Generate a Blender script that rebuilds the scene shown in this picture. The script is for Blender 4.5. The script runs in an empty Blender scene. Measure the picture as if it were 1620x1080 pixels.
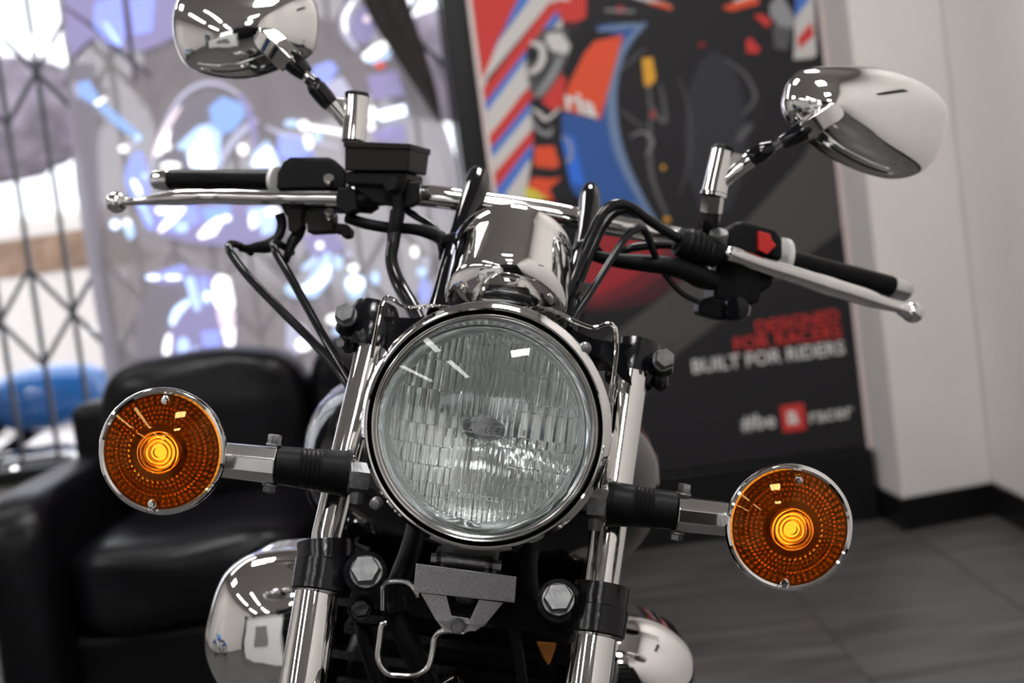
import bpy, math, random
from mathutils import Vector as V, Matrix, geometry as mg
random.seed(7)
S = bpy.context.scene
COL = S.collection
# ------------------------------------------------------------------ camera
F = 2250.0
CAMP = V((0, 0, 1.0))
_p = math.radians(-4.0); _a = math.radians(7.4)
cf = V((0, math.cos(_p), math.sin(_p)))
_u0 = V((1, 0, 0)).cross(cf)
cr_ = V((1, 0, 0)) * math.cos(_a) - _u0 * math.sin(_a)
cu = cr_.cross(cf)
cam_d = bpy.data.cameras.new('camera'); cam = bpy.data.objects.new('camera', cam_d); COL.objects.link(cam)
cam_d.sensor_width = 36.0; cam_d.lens = 50.0; cam_d.clip_start = 0.02; cam_d.clip_end = 200
cam.matrix_world = Matrix(((cr_.x, cu.x, -cf.x, CAMP.x), (cr_.y, cu.y, -cf.y, CAMP.y), (cr_.z, cu.z, -cf.z, CAMP.z), (0, 0, 0, 1)))
cam_d.dof.use_dof = True; cam_d.dof.focus_distance = 1.085; cam_d.dof.aperture_fstop = 5.2; cam_d.dof.aperture_blades = 7
S.camera = cam
# ------------------------------------------------------------------ world, exposure
S.view_settings.view_transform = 'Standard'; S.view_settings.look = 'None'
S.view_settings.gamma = 1.0; S.view_settings.exposure = 0.0; S.view_settings.use_curve_mapping = False
W = bpy.data.worlds.new('sky'); S.world = W; W.use_nodes = True
_bg = W.node_tree.nodes['Background']; _bg.inputs[0].default_value = (1.0, 0.98, 1.0, 1); _bg.inputs[1].default_value = 2.6
S.cycles.use_denoising = True
S.cycles.max_bounces = 14; S.cycles.transmission_bounces = 12; S.cycles.glossy_bounces = 8; S.cycles.transparent_max_bounces = 12
S.cycles.sample_clamp_indirect = 6.0; S.cycles.sample_clamp_direct = 0
S.cycles.caustics_refractive = True; S.cycles.caustics_reflective = False
PANEL_L = 39.0; STRIP_L = 15.0

def ray(x, y): return cf + cr_ * ((x - 810) / F) + cu * ((540 - y) / F)
def P(x, y, d): return CAMP + ray(x, y) * d
def PY(x, y, yy): v = ray(x, y); return CAMP + v * ((yy - CAMP.y) / v.y)
def px2m(n, d): return n * d / F
BX = (cr_ * math.cos(math.radians(8)) - cu * math.sin(math.radians(8))).normalized()   # the bike leans on its stand
BY = (cf + cr_ * 0.03).normalized()
BZ = BX.cross(BY).normalized(); BX = BY.cross(BZ).normalized()

# ------------------------------------------------------------------ materials
MATS = {}
def mat(name, col, metal=0.0, rough=0.5, emit=None, es=0.0, coat=0.0, spec=0.5, nvar=0.0, nscale=40.0, bump=0.0, bscale=60.0, trans=0.0, ior=1.45, stretch=None, sheen=0.0):
    m = bpy.data.materials.new(name); m.use_nodes = True
    nt = m.node_tree; b = nt.nodes['Principled BSDF']
    b.inputs['Base Color'].default_value = (*col, 1); b.inputs['Metallic'].default_value = metal
    b.inputs['Roughness'].default_value = rough; b.inputs['Coat Weight'].default_value = coat
    b.inputs['Coat Roughness'].default_value = 0.04
    b.inputs['Specular IOR Level'].default_value = spec
    b.inputs['Transmission Weight'].default_value = trans; b.inputs['IOR'].default_value = ior
    b.inputs['Sheen Weight'].default_value = sheen
    if emit: b.inputs['Emission Color'].default_value = (*emit, 1); b.inputs['Emission Strength'].default_value = es
    if nvar or bump:
        tc = nt.nodes.new('ShaderNodeTexCoord'); mp = nt.nodes.new('ShaderNodeMapping')
        nt.links.new(tc.outputs['Object'], mp.inputs[0])
        if stretch: mp.inputs['Scale'].default_value = stretch
    if nvar:
        n = nt.nodes.new('ShaderNodeTexNoise'); n.inputs['Scale'].default_value = nscale; n.inputs['Detail'].default_value = 5
        nt.links.new(mp.outputs[0], n.inputs[0])
        r = nt.nodes.new('ShaderNodeValToRGB')
        r.color_ramp.elements[0].position = 0.3; r.color_ramp.elements[1].position = 0.72
        r.color_ramp.elements[0].color = (*[max(0, c * (1 - nvar)) for c in col], 1)
        r.color_ramp.elements[1].color = (*[min(1, c * (1 + nvar)) for c in col], 1)
        nt.links.new(n.outputs[0], r.inputs[0]); nt.links.new(r.outputs[0], b.inputs['Base Color'])
    if bump:
        n2 = nt.nodes.new('ShaderNodeTexNoise'); n2.inputs['Scale'].default_value = bscale; n2.inputs['Detail'].default_value = 6
        nt.links.new(mp.outputs[0], n2.inputs[0])
        bp = nt.nodes.new('ShaderNodeBump'); bp.inputs['Strength'].default_value = bump; bp.inputs['Distance'].default_value = 0.002
        nt.links.new(n2.outputs[0], bp.inputs['Height']); nt.links.new(bp.outputs[0], b.inputs['Normal'])
    MATS[name] = m
    return m

chrome = mat('chrome', (0.80, 0.79, 0.77), 1, 0.035, nvar=0.03, nscale=8)
chrome_s = mat('satin_chrome', (0.62, 0.61, 0.60), 1, 0.16, nvar=0.12, nscale=60)
chrome_d = mat('dusty_chrome', (0.46, 0.44, 0.46), 1, 0.34, nvar=0.3, nscale=900, bump=0.03, bscale=900)
zinc = mat('zinc_steel', (0.17, 0.172, 0.175), 1, 0.38, nvar=0.25, nscale=150, bump=0.15, bscale=400)
alu = mat('polished_aluminium', (0.70, 0.69, 0.68), 1, 0.12, nvar=0.06, nscale=50)
bmetal = mat('black_paint', (0.004, 0.004, 0.005), 0, 0.16, spec=0.4, bump=0.12, bscale=140)
bgloss = mat('gloss_black_paint', (0.004, 0.004, 0.005), 0, 0.06, spec=0.42, nvar=0.2)
bplas = mat('black_plastic', (0.006, 0.006, 0.007), 0, 0.38, spec=0.15, nvar=0.2)
bbrown = mat('reservoir_plastic', (0.013, 0.010, 0.010), 0, 0.42, spec=0.15, nvar=0.2)
rubber = mat('black_rubber', (0.004, 0.004, 0.0045), 0, 0.45, spec=0.12, nvar=0.3, nscale=90, bump=0.1)
cablem = mat('cable_sheath', (0.004, 0.004, 0.005), 0, 0.22, spec=0.35, nvar=0.2)
matteb = mat('matte_black', (0.003, 0.003, 0.003), 0, 0.7, spec=0.15, nvar=0.2)
redp = mat('red_plastic', (0.42, 0.012, 0.010), 0, 0.35, nvar=0.05)
whitep = mat('white_plastic', (0.62, 0.62, 0.6), 0, 0.3, nvar=0.05)
brass = mat('orange_plastic', (0.45, 0.17, 0.03), 0, 0.5, nvar=0.2)
orangep = mat('orange_sticker', (0.80, 0.33, 0.05), 0, 0.3, nvar=0.2)
reflm = mat('reflector_silver', (0.94, 0.96, 0.96), 1, 0.07, nvar=0.02)
lampr = mat('lamp_reflector', (0.97, 0.985, 0.985), 1, 0.06, nvar=0.02)
leather = mat('black_leather', (0.003, 0.0027, 0.0035), 0, 0.32, spec=0.20, nvar=0.3, nscale=25, bump=0.5, bscale=45)
wallm = mat('wall_paint', (0.62, 0.59, 0.57), 0, 0.75, nvar=0.03, nscale=4, bump=0.05, bscale=250)
ceilm = mat('ceiling_paint', (0.46, 0.44, 0.42), 0, 0.9, nvar=0.03, nscale=3)
blackb = mat('black_gloss_board', (0.005, 0.005, 0.0055), 0, 0.35, spec=0.3, nvar=0.2)
tilem = mat('dark_floor_tile', (0.062, 0.059, 0.058), 0, 0.40, spec=0.35, nvar=0.42, nscale=5, bump=0.1, bscale=60, stretch=(0.6, 3.2, 1))
groutm = mat('floor_grout', (0.030, 0.028, 0.028), 0, 0.8, nvar=0.2)
counterm = mat('white_counter', (0.78, 0.78, 0.78), 0, 0.3, nvar=0.02)
greym = mat('grey_panel', (0.22, 0.22, 0.22), 0, 0.4, nvar=0.1)
concm = mat('pale_paving', (0.60, 0.58, 0.58), 0, 0.85, nvar=0.2, nscale=3)  # pale concrete, its own colour
creamm = mat('cream_car_paint', (0.80, 0.74, 0.68), 0, 0.25, coat=0.6, nvar=0.1)
mauvem = mat('far_tree', (0.18, 0.155, 0.185), 0, 0.9, nvar=0.6, nscale=3)
blueb = mat('blue_bike_paint', (0.03, 0.20, 0.60), 0, 0.2, coat=1, nvar=0.1)
redb = mat('red_bike_paint', (0.55, 0.02, 0.02), 0, 0.2, coat=1, nvar=0.1)
def glass(name, col, rough=0.0, ior=1.46):
    m = bpy.data.materials.new(name); m.use_nodes = True; nt = m.node_tree; nt.nodes.clear()
    o = nt.nodes.new('ShaderNodeOutputMaterial'); g = nt.nodes.new('ShaderNodeBsdfGlass')
    g.inputs['Color'].default_value = (*col, 1); g.inputs['Roughness'].default_value = rough; g.inputs['IOR'].default_value = ior
    nt.links.new(g.outputs[0], o.inputs[0]); return m
lensg = glass('headlamp_glass', (0.975, 0.99, 0.988))
amberg = glass('amber_plastic', (0.96, 0.585, 0.20), 0.02)
frostg = glass('frosted_glass', (1, 1, 1), 0.45)
def thin_glass(name, tint):
    m = bpy.data.materials.new(name); m.use_nodes = True; nt = m.node_tree; nt.nodes.clear()
    o = nt.nodes.new('ShaderNodeOutputMaterial'); t = nt.nodes.new('ShaderNodeBsdfTransparent'); g = nt.nodes.new('ShaderNodeBsdfGlossy')
    t.inputs[0].default_value = (*tint, 1); g.inputs['Roughness'].default_value = 0.02
    fr = nt.nodes.new('ShaderNodeFresnel'); mx = nt.nodes.new('ShaderNodeMixShader')
    nt.links.new(fr.outputs[0], mx.inputs[0]); nt.links.new(t.outputs[0], mx.inputs[1]); nt.links.new(g.outputs[0], mx.inputs[2])
    nt.links.new(mx.outputs[0], o.inputs[0]); return m
paneg = thin_glass('window_glass', (0.95, 0.97, 1.0))
def emis(name, col, s):
    m = bpy.data.materials.new(name); m.use_nodes = True; nt = m.node_tree; nt.nodes.clear()
    o = nt.nodes.new('ShaderNodeOutputMaterial'); e = nt.nodes.new('ShaderNodeEmission')
    e.inputs[0].default_value = (*col, 1); e.inputs[1].default_value = s
    nt.links.new(e.outputs[0], o.inputs[0]); return m
panel_e = emis('light_panel', (1.0, 0.985, 0.97), PANEL_L)
strip_e = emis('light_tube', (1.0, 0.985, 0.97), STRIP_L)
bulb_e = emis('amber_filament', (1.0, 0.86, 0.36), 2.5)
# sheer window banner: backlit woven film, part see-through
def banner_mat(name, col, tr, tl, em=0.0):
    m = bpy.data.materials.new(name); m.use_nodes = True; nt = m.node_tree; nt.nodes.clear()
    o = nt.nodes.new('ShaderNodeOutputMaterial')
    t = nt.nodes.new('ShaderNodeBsdfTransparent'); t.inputs[0].default_value = (*[0.5 + 0.5 * c for c in col], 1)
    d = nt.nodes.new('ShaderNodeBsdfDiffuse'); d.inputs[0].default_value = (*col, 1)
    l = nt.nodes.new('ShaderNodeBsdfTranslucent'); l.inputs[0].default_value = (*col, 1)
    a = nt.nodes.new('ShaderNodeMixShader'); a.inputs[0].default_value = tl
    b = nt.nodes.new('ShaderNodeMixShader'); b.inputs[0].default_value = tr
    nt.links.new(d.outputs[0], a.inputs[1]); nt.links.new(l.outputs[0], a.inputs[2])
    nt.links.new(a.outputs[0], b.inputs[1]); nt.links.new(t.outputs[0], b.inputs[2])
    out = b
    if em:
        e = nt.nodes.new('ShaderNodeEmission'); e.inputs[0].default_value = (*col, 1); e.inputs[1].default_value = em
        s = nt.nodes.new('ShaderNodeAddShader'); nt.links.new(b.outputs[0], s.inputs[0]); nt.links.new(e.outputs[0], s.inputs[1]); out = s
    nt.links.new(out.outputs[0], o.inputs[0]); return m

# ------------------------------------------------------------------ geometry builder
class G:
    def __init__(s): s.v = []; s.f = []; s.m = []
    def add(s, vs, fs, mi=0):
        k = len(s.v); s.v += [V(p) for p in vs]; s.f += [tuple(i + k for i in f) for f in fs]; s.m += [mi] * len(fs); return s
    def tube(s, pts, r, seg=14, cap=True, mi=0, closed=False, phase=0.0, aspect=1.0, ref=None):
        pts = [V(p) for p in pts]; n = len(pts)
        rs = r if isinstance(r, (list, tuple)) else [r] * n
        T = []
        for i in range(n):
            a = pts[(i - 1) % n] if (i > 0 or closed) else pts[0]; b = pts[(i + 1) % n] if (i < n - 1 or closed) else pts[-1]
            T.append((b - a).normalized())
        x = ref if ref is not None else (V((0, 0, 1)) if abs(T[0].z) < 0.9 else V((1, 0, 0)))
        vs = []
        for i in range(n):
            x = (x - T[i] * x.dot(T[i])).normalized(); y = T[i].cross(x)
            for j in range(seg):
                t = 2 * math.pi * j / seg + phase
                vs.append(pts[i] + x * (math.cos(t) * rs[i]) + y * (math.sin(t) * rs[i] * aspect))
        fs = []
        for i in range(n if closed else n - 1):
            i2 = (i + 1) % n
            for j in range(seg):
                k = (j + 1) % seg
                fs.append((i * seg + j, i * seg + k, i2 * seg + k, i2 * seg + j))
        if cap and not closed:
            fs.append(tuple(reversed(range(seg)))); fs.append(tuple((n - 1) * seg + j for j in range(seg)))
        return s.add(vs, fs, mi)
    def lathe(s, c, axis, prof, seg=48, mi=0, phase=0.0, ref=None, sx=1.0, capends=False):
        axis = V(axis).normalized(); x = ref if ref is not None else (BX if abs(axis.dot(BX)) < 0.9 else BZ)
        x = (x - axis * x.dot(axis)).normalized(); y = axis.cross(x); c = V(c)
        vs = []; fs = []; idx = []
        for (r, h) in prof:
            if r < 1e-6: idx.append([len(vs)]); vs.append(c + axis * h)
            else:
                idx.append(list(range(len(vs), len(vs) + seg)))
                for j in range(seg):
                    t = 2 * math.pi * j / seg + phase
                    vs.append(c + axis * h + x * (math.cos(t) * r * sx) + y * (math.sin(t) * r))
        for a, b in zip(idx, idx[1:]):
            for j in range(seg):
                k = (j + 1) % seg
                if len(a) == 1 and len(b) == 1: continue
                if len(a) == 1: fs.append((a[0], b[k], b[j]))
                elif len(b) == 1: fs.append((a[j], a[k], b[0]))
                else: fs.append((a[j], a[k], b[k], b[j]))
        if capends:
            if len(idx[0]) > 1: fs.append(tuple(reversed(idx[0])))
            if len(idx[-1]) > 1: fs.append(tuple(idx[-1]))
        return s.add(vs, fs, mi)
    def hexa(s, fr, bk, mi=0):       # eight corners: front loop and back loop
        vs = list(fr) + list(bk); n = len(fr)
        fs = [tuple(range(n)), tuple(reversed(range(n, 2 * n)))]
        for i in range(n): j = (i + 1) % n; fs.append((i, i + n, j + n, j))
        return s.add(vs, fs, mi)
    def box(s, c, X, Y, Z, mi=0):
        c = V(c); X = V(X); Y = V(Y); Z = V(Z)
        fr = [c - X - Y - Z, c + X - Y - Z, c + X - Y + Z, c - X - Y + Z]
        return s.hexa(fr, [p + Y * 2 for p in fr], mi)
    def prism(s, pp, d, t, mi=0, bk=None):      # outline (pixels at depth d) given thickness t along the view
        fr = [P(x, y, d) for x, y in pp]
        return s.hexa(fr, [p + (bk or cf) * t for p in fr], mi)
    def poly(s, pts, mi=0):
        pts = [V(p) for p in pts]
        tr = mg.tessellate_polygon([pts]); return s.add(pts, [tuple(t) for t in tr], mi)
    def ell(s, c, X, Y, Z, nu=28, nv=18, e=1.0, mi=0):
        c = V(c); X = V(X); Y = V(Y); Z = V(Z); vs = []; fs = []
        sp = lambda a: math.copysign(abs(a) ** e, a)
        for i in range(nv + 1):
            ph = -math.pi / 2 + math.pi * i / nv
            for j in range(nu):
                t = 2 * math.pi * j / nu
                vs.append(c + X * (sp(math.cos(ph)) * sp(math.cos(t))) + Y * (sp(math.cos(ph)) * sp(math.sin(t))) + Z * sp(math.sin(ph)))
        for i in range(nv):
            for j in range(nu):
                k = (j + 1) % nu; fs.append((i * nu + j, i * nu + k, (i + 1) * nu + k, (i + 1) * nu + j))
        return s.add(vs, fs, mi)

WL = {}
def build(name, g, m, parent=None, label=None, sharp=35, bevel=0.0, smooth=True, sub=0, normals=True):
    me = bpy.data.meshes.new(name)
    lo = V((min(p.x for p in g.v), min(p.y for p in g.v), min(p.z for p in g.v))); hi = V((max(p.x for p in g.v), max(p.y for p in g.v), max(p.z for p in g.v)))
    o0 = (lo + hi) / 2
    me.from_pydata([p - o0 for p in g.v], [], g.f)
    for mm in (m if isinstance(m, (list, tuple)) else [m]): me.materials.append(mm)
    if any(g.m): me.polygons.foreach_set('material_index', g.m)
    if normals:
        import bmesh
        bm = bmesh.new(); bm.from_mesh(me); bmesh.ops.recalc_face_normals(bm, faces=bm.faces)
        bm.to_mesh(me); bm.free()
    me.update()
    if smooth:
        me.shade_smooth(); me.set_sharp_from_angle(angle=math.radians(sharp))
    o = bpy.data.objects.new(name, me); COL.objects.link(o)
    if parent is not None: o.parent = parent; o.location = o0 - WL[parent.name]
    else: o.location = o0
    WL[o.name] = o0
    if label: o['label'] = label
    if bevel:
        b = o.modifiers.new('edge', 'BEVEL'); b.width = bevel; b.segments = 3; b.limit_method = 'ANGLE'; b.angle_limit = math.radians(40)
        b.harden_normals = True
    if sub:
        b = o.modifiers.new('sub', 'SUBSURF'); b.levels = sub; b.render_levels = sub
    return o
def empty(name, loc, label, cat, group=None):
    o = bpy.data.objects.new(name, None); COL.objects.link(o); o.location = loc; WL[o.name] = V(loc)
    o.empty_display_size = 0.1
    o['label'] = label; o['category'] = cat
    if group: o['group'] = group
    return o
def tag(o, label, cat, group=None, kind=None):
    o['label'] = label; o['category'] = cat
    if group: o['group'] = group
    if kind: o['kind'] = kind
    return o
def struct(name, g, m, parent=None, **k):
    o = build(name, g, m, parent, **k)
    if parent is None: o['kind'] = 'structure'
    return o
def cat(pts, n=8, closed=False):      # Catmull-Rom through points (tuples of any length)
    pts = [tuple(p) for p in pts]; out = []; N = len(pts); L = len(pts[0])
    rng = range(N if closed else N - 1)
    for i in rng:
        if closed: a, b, c, d = (pts[(i + k) % N] for k in (-1, 0, 1, 2))
        else: a = pts[max(i - 1, 0)]; b = pts[i]; c = pts[i + 1]; d = pts[min(i + 2, N - 1)]
        for q in range(n):
            t = q / n
            out.append(tuple(0.5 * ((2 * b[k]) + (-a[k] + c[k]) * t + (2 * a[k] - 5 * b[k] + 4 * c[k] - d[k]) * t * t + (-a[k] + 3 * b[k] - 3 * c[k] + d[k]) * t ** 3) for k in range(L)))
    if not closed: out.append(pts[-1])
    return out
def pxtube(pts, seg=14, n=8, g=None, **k):     # pts: (x px, y px, depth m, radius px)
    g = g or G(); q = cat(pts, n)
    return g.tube([P(a, b, d) for a, b, d, r in q], [px2m(r, d) for a, b, d, r in q], seg, **k)
def text_geo(body, size, bold=0.0, extrude=0.0, align='LEFT', space=1.0):
    c = bpy.data.curves.new('lettering', 'FONT'); c.body = body; c.size = size; c.offset = bold; c.extrude = extrude
    c.align_x = align; c.resolution_u = 3; c.space_character = space
    o = bpy.data.objects.new('lettering', c); COL.objects.link(o)
    bpy.context.view_layer.update()
    me = o.to_mesh(); vs = [v.co.copy() for v in me.vertices]; fs = [tuple(p.vertices) for p in me.polygons]
    o.to_mesh_clear(); bpy.data.objects.remove(o); bpy.data.curves.remove(c)
    return vs, fs
def hexbolt(c, axis, r, h, washer=True, phase=0.3):
    g = G(); a = V(axis).normalized()
    if washer: g.lathe(c, a, [(0, 0), (r * 1.08, 0), (r * 1.12, h * .12), (r * 1.05, h * .25), (0, h * .25)], 28)
    g.lathe(V(c) + a * h * .25, a, [(0, 0), (r, 0), (r, h * .62), (r * .9, h * .75), (0, h * .75)], 6, phase=phase)
    return g

# ================================================================== the room
XL, XR, YB, YF, ZC = -4.4, 1.381, -7.0, 4.85, 2.9
# floor: grout bed and single tiles
g = G(); g.box((-1.5, -1.0, -0.03), (3.0, 0, 0), (0, 6.1, 0), (0, 0, 0.026)); floor = struct('floor', g, groutm, smooth=False)
tw, tl = 0.45, 0.97
base = None; k = 0
for i in range(-10, 4):
    for j in range(-8, 6):
        x0 = 1.097 + (i - 1) * tw + 0.0; y0 = 2.90 + (j - 2) * tl
        if x0 < XL - 0.3 or x0 + tw > XR + 0.5 or y0 > 4.9 or y0 < -6.9: continue
        if i < -7 and j < 0: pass
        c = V((x0 + tw / 2, y0 + tl / 2, -0.004 + random.uniform(-0.0003, 0.0003)))
        if base is None:
            g = G(); g.box((0, 0, 0), (tw / 2 - 0.0018, 0, 0), (0, tl / 2 - 0.0018, 0), (0, 0, 0.004))
            base = build('tile', g, tilem, None, smooth=False); base.parent = floor; base.location = c - WL[floor.name]
        else:
            o = base.copy(); o.name = 'tile'; COL.objects.link(o); o.location = c - WL[floor.name]
        k += 1
g = G(); g.box((-1.5, -1.0, ZC + 0.03), (3.0, 0, 0), (0, 6.1, 0), (0, 0, 0.03)); struct('ceiling', g, ceilm, smooth=False)
# front wall: solid behind the poster and above / below the window
g = G()
g.box(((0.0 + XR + .2) / 2, YF + .05, ZC / 2), ((XR + .2) / 2, 0, 0), (0, .05, 0), (0, 0, ZC / 2))
g.box(((XL) / 2, YF + .05, 0.20), (-XL / 2, 0, 0), (0, .05, 0), (0, 0, 0.20))
g.box(((XL) / 2, YF + .05, ZC - 0.1), (-XL / 2, 0, 0), (0, .05, 0), (0, 0, 0.10))
struct('wall_front', g, wallm, smooth=False)
# column standing out of the right corner, then the side wall
g = G()
base_pts = [(1.070, 4.52), (1.088, 4.165), (1.378, 4.228), (1.398, 4.52)]
lo = [V((x, y, 0.0)) for x, y in base_pts]
g.hexa(lo, [p + V((0, 0, ZC)) for p in lo]); struct('wall_column', g, wallm, smooth=False)
g = G(); g.box((XR + .06, (YB + YF) / 2, ZC / 2), (.06, 0, 0), (0, (YF - YB) / 2, 0), (0, 0, ZC / 2)); struct('wall_right', g, wallm, smooth=False)
g = G()
for xa_, xb_, za_, zb_ in ((XL, -3.7, 0, ZC), (-1.3, XR, 0, ZC), (-3.7, -1.3, 0, .3), (-3.7, -1.3, 2.45, ZC)):
    g.box(((xa_ + xb_) / 2, YB - .05, (za_ + zb_) / 2), ((xb_ - xa_) / 2, 0, 0), (0, .05, 0), (0, 0, (zb_ - za_) / 2))
struct('wall_back', g, wallm, smooth=False)
g = G(); g.box((-2.5, YB - .05, 1.375), (1.2, 0, 0), (0, .003, 0), (0, 0, 1.075)); w3 = struct('added_window', g, paneg, smooth=False)  # window added out of view for brighter reflections in headlight and chrome
g = G()
for x in (-3.68, -2.5, -1.32): g.box((x, YB - .04, 1.375), (.025, 0, 0), (0, .03, 0), (0, 0, 1.075))
build('frame', g, blackb, w3, smooth=False)
g = G()
g.box((XL - .05, .675, ZC / 2), (.05, 0, 0), (0, 4.175, 0), (0, 0, ZC / 2)); g.box((XL - .05, -5.9, ZC / 2), (.05, 0, 0), (0, 1.1, 0), (0, 0, ZC / 2))
g.box((XL - .05, -4.15, ZC - .35), (.05, 0, 0), (0, .65, 0), (0, 0, .35)); struct('wall_left', g, wallm, smooth=False)
# black skirting
g = G()
o1 = [(1.060, 4.52), (1.080, 4.150), (1.380, 4.213), (1.39, 4.25), (1.39, 4.52)]
g.hexa([V((x, y, 0.0)) for x, y in o1], [V((x, y, 0.098)) for x, y in o1]); struct('baseboard_column', g, blackb, smooth=False)
g = G(); g.box((XR - .006, (YB + 4.22) / 2, .049), (.006, 0, 0), (0, (4.22 - YB) / 2, 0), (0, 0, .049)); struct('baseboard_right', g, blackb, smooth=False)
g = G(); g.box((-0.7, YB + .006, .049), (2.0, 0, 0), (0, .006, 0), (0, 0, .049)); struct('baseboard_back', g, blackb, smooth=False)

# window wall
g = G()
for z in (0.40, 2.66): g.box((XL / 2, 4.84, z + .02), (-XL / 2, 0, 0), (0, .03, 0), (0, 0, .025))
for x in (-4.37, -2.15, -0.03): g.box((x, 4.84, 1.55), (.022, 0, 0), (0, .03, 0), (0, 0, 1.12))
win = struct('window_1', g, blackb, smooth=False, bevel=.003)
for x0, x1 in ((-4.35, -2.17), (-2.13, -0.05)):
    g = G(); g.box(((x0 + x1) / 2, 4.845, 1.55), ((x1 - x0) / 2, 0, 0), (0, .003, 0), (0, 0, 1.09)); build('pane', g, paneg, win, smooth=False)
g = G(); g.box((XL - .03, -4.15, 1.1), (.003, 0, 0), (0, .65, 0), (0, 0, 1.1)); w2 = struct('window_2', g, paneg, smooth=False)
g = G()
for y in (-4.77, -4.15, -3.53): g.box((XL - .03, y, 1.1), (.03, 0, 0), (0, .025, 0), (0, 0, 1.1))
build('frame', g, blackb, w2, smooth=False)

# folding security gate behind the glass
gate = empty('security_gate', (-2.1, 5.0, 0.05), 'dark folding lattice security gate of upright bars and crossed braces outside the window', 'gate')
gm = mat('gate_steel', (0.10, 0.095, 0.10), 0.3, 0.5, nvar=0.2)
barbase = None
xs = [-4.2 + .128 * i for i in range(33)]
for x in xs:
    g = G(); g.box((x, 5.0, 1.3), (.0075, 0, 0), (0, .008, 0), (0, 0, 1.25)); build('bar', g, gm, gate, smooth=False)
braces = [(z0, x, s) for z0 in (0.78, 1.62) for x in range(-33, -1, 2) for s in (-1, 1)]
for z0, i, s in braces:
    xa = xs[i]; xb = xs[i] + .256
    a = V((xa, 4.985, z0)); b = V((xb, 4.985, z0 + .34))
    if s < 0: a.z, b.z = b.z, a.z
    g = G(); g.tube([a, b], .009, 6); build('brace', g, gm, gate)
for z in (.06, 2.54):
    g = G(); g.box((-2.1, 5.0, z), (2.15, 0, 0), (0, .015, 0), (0, 0, .02)); build('rail', g, gm, gate, smooth=False)

# outside: paving, far shrubs, parked car, blue bike
g = G(); g.box((-2, 14.0, -.23), (12, 0, 0), (0, 9.05, 0), (0, 0, .03)); struct('ground', g, concm, smooth=False)

def display_bike(loc, ang, paint, label, group=None, glow=None):
    r = empty('motorcycle', loc, label, 'motorcycle', group)
    ca, sa = math.cos(ang), math.sin(ang)
    def T(x, y, z): return V((loc[0] + ca * x - sa * y, loc[1] + sa * x + ca * y, loc[2] + z))
    X = V((ca, sa, 0)); Y = V((-sa, ca, 0)); Z = V((0, 0, 1))
    for x in (-.72, .72):
        g = G(); g.tube([T(x, 0, .31) + X * (.26 * math.cos(t)) + Z * (.26 * math.sin(t)) for t in [2 * math.pi * i / 28 for i in range(28)]], .05, 10, closed=True, ref=Y)
        w = build('wheel', g, rubber, r)
        g = G(); g.lathe(T(x, -.03, .31), Y, [(0, 0), (.05, 0), (.05, .06), (0, .06)], 16)
        for i in range(6):
            t = i * math.pi / 3; g.tube([T(x, 0, .31), T(x, 0, .31) + X * (.22 * math.cos(t)) + Z * (.22 * math.sin(t))], .012, 6)
        build('spokes', g, alu, w)
        g = G(); pts = [T(x, 0, .31) + X * (.34 * math.cos(t)) + Z * (.34 * math.sin(t)) for t in [math.radians(q) for q in range(30, 161, 10)]]
        g.tube(pts, .055, 8, aspect=.35, ref=Z); build('fender', g, paint, r)
    g = G(); g.ell(T(.12, 0, .82), X * .27, Y * .14, Z * .13, 24, 14, .85); build('fuel_tank', g, paint, r)
    g = G(); g.ell(T(-.38, 0, .74), X * .32, Y * .13, Z * .06, 20, 12, .7); build('seat', g, leather, r)
    g = G(); g.ell(T(.02, 0, .45), X * .24, Y * .15, Z * .19, 18, 12, .6); build('engine', g, alu, r)
    for i in range(5): pass
    for s in (-.1, .1):
        g = G(); g.tube([T(.72, s, .31), T(.42, s, .98)], .022, 10); build('fork_leg', g, chrome, r)
    g = G(); q = cat([(.42, -.36, 1.04), (.42, -.2, 1.06), (.46, 0, 1.0), (.42, .2, 1.06), (.36, .36, 1.04)], 6)
    g.tube([T(*p) for p in q], .013, 8); build('handlebar', g, chrome, r)
    g = G(); g.lathe(T(.5, 0, .92), X, [(0, 0), (.06, .01), (.09, .08), (.09, .1), (0, .11)], 24); build('headlight', g, chrome, r)
    for s in (-1, 1):
        g = G(); g.tube([T(.40, s * .3, 1.05), T(.42, s * .32, 1.22)], .006, 6); g.ell(T(.42, s * .32, 1.25), X * .012, Y * .07, Z * .045, 14, 8); build('mirror', g, chrome, r)
    g = G(); g.tube([T(*p) for p in cat([(.1, .17, .35), (0, .19, .22), (-.4, .2, .25), (-.9, .2, .33)], 5)], [.022] * 6 + [.035] * 10, 10); build('exhaust_pipe', g, chrome, r)
    g = G(); g.tube([T(.42, 0, .9), T(-.1, 0, .62), T(-.72, 0, .31)], .025, 8); build('frame', g, matteb, r)
    return r
display_bike((-1.98, 5.66, -.2), 0.45, blueb, 'bright blue motorcycle parked outside the left end of the window')
car = empty('car', (-2.9, 9.2, -.2), 'white car parked far outside beyond the window gate', 'car')
g = G(); prof = [(-2, .35), (-2.05, .7), (-1.7, .92), (-1.1, 1.0), (-.6, 1.42), (.7, 1.45), (1.2, 1.02), (1.9, .9), (2.05, .6), (2.0, .35)]
g.hexa([V((-2.9 + x, 8.4, z * 1.2 - .2)) for x, z in prof], [V((-2.9 + x, 10.0, z * 1.2 - .2)) for x, z in prof]); body = build('body', g, creamm, car, bevel=.06)
g = G(); g.hexa([V((-2.9 + x, 8.39, z * 1.2 - .2)) for x, z in [(-.85, 1.14), (-.6, 1.31), (.65, 1.33), (.9, 1.14)]], [V((-2.9 + x, 8.41, z * 1.2 - .2)) for x, z in [(-.85, 1.14), (-.6, 1.31), (.65, 1.33), (.9, 1.14)]])
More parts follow.
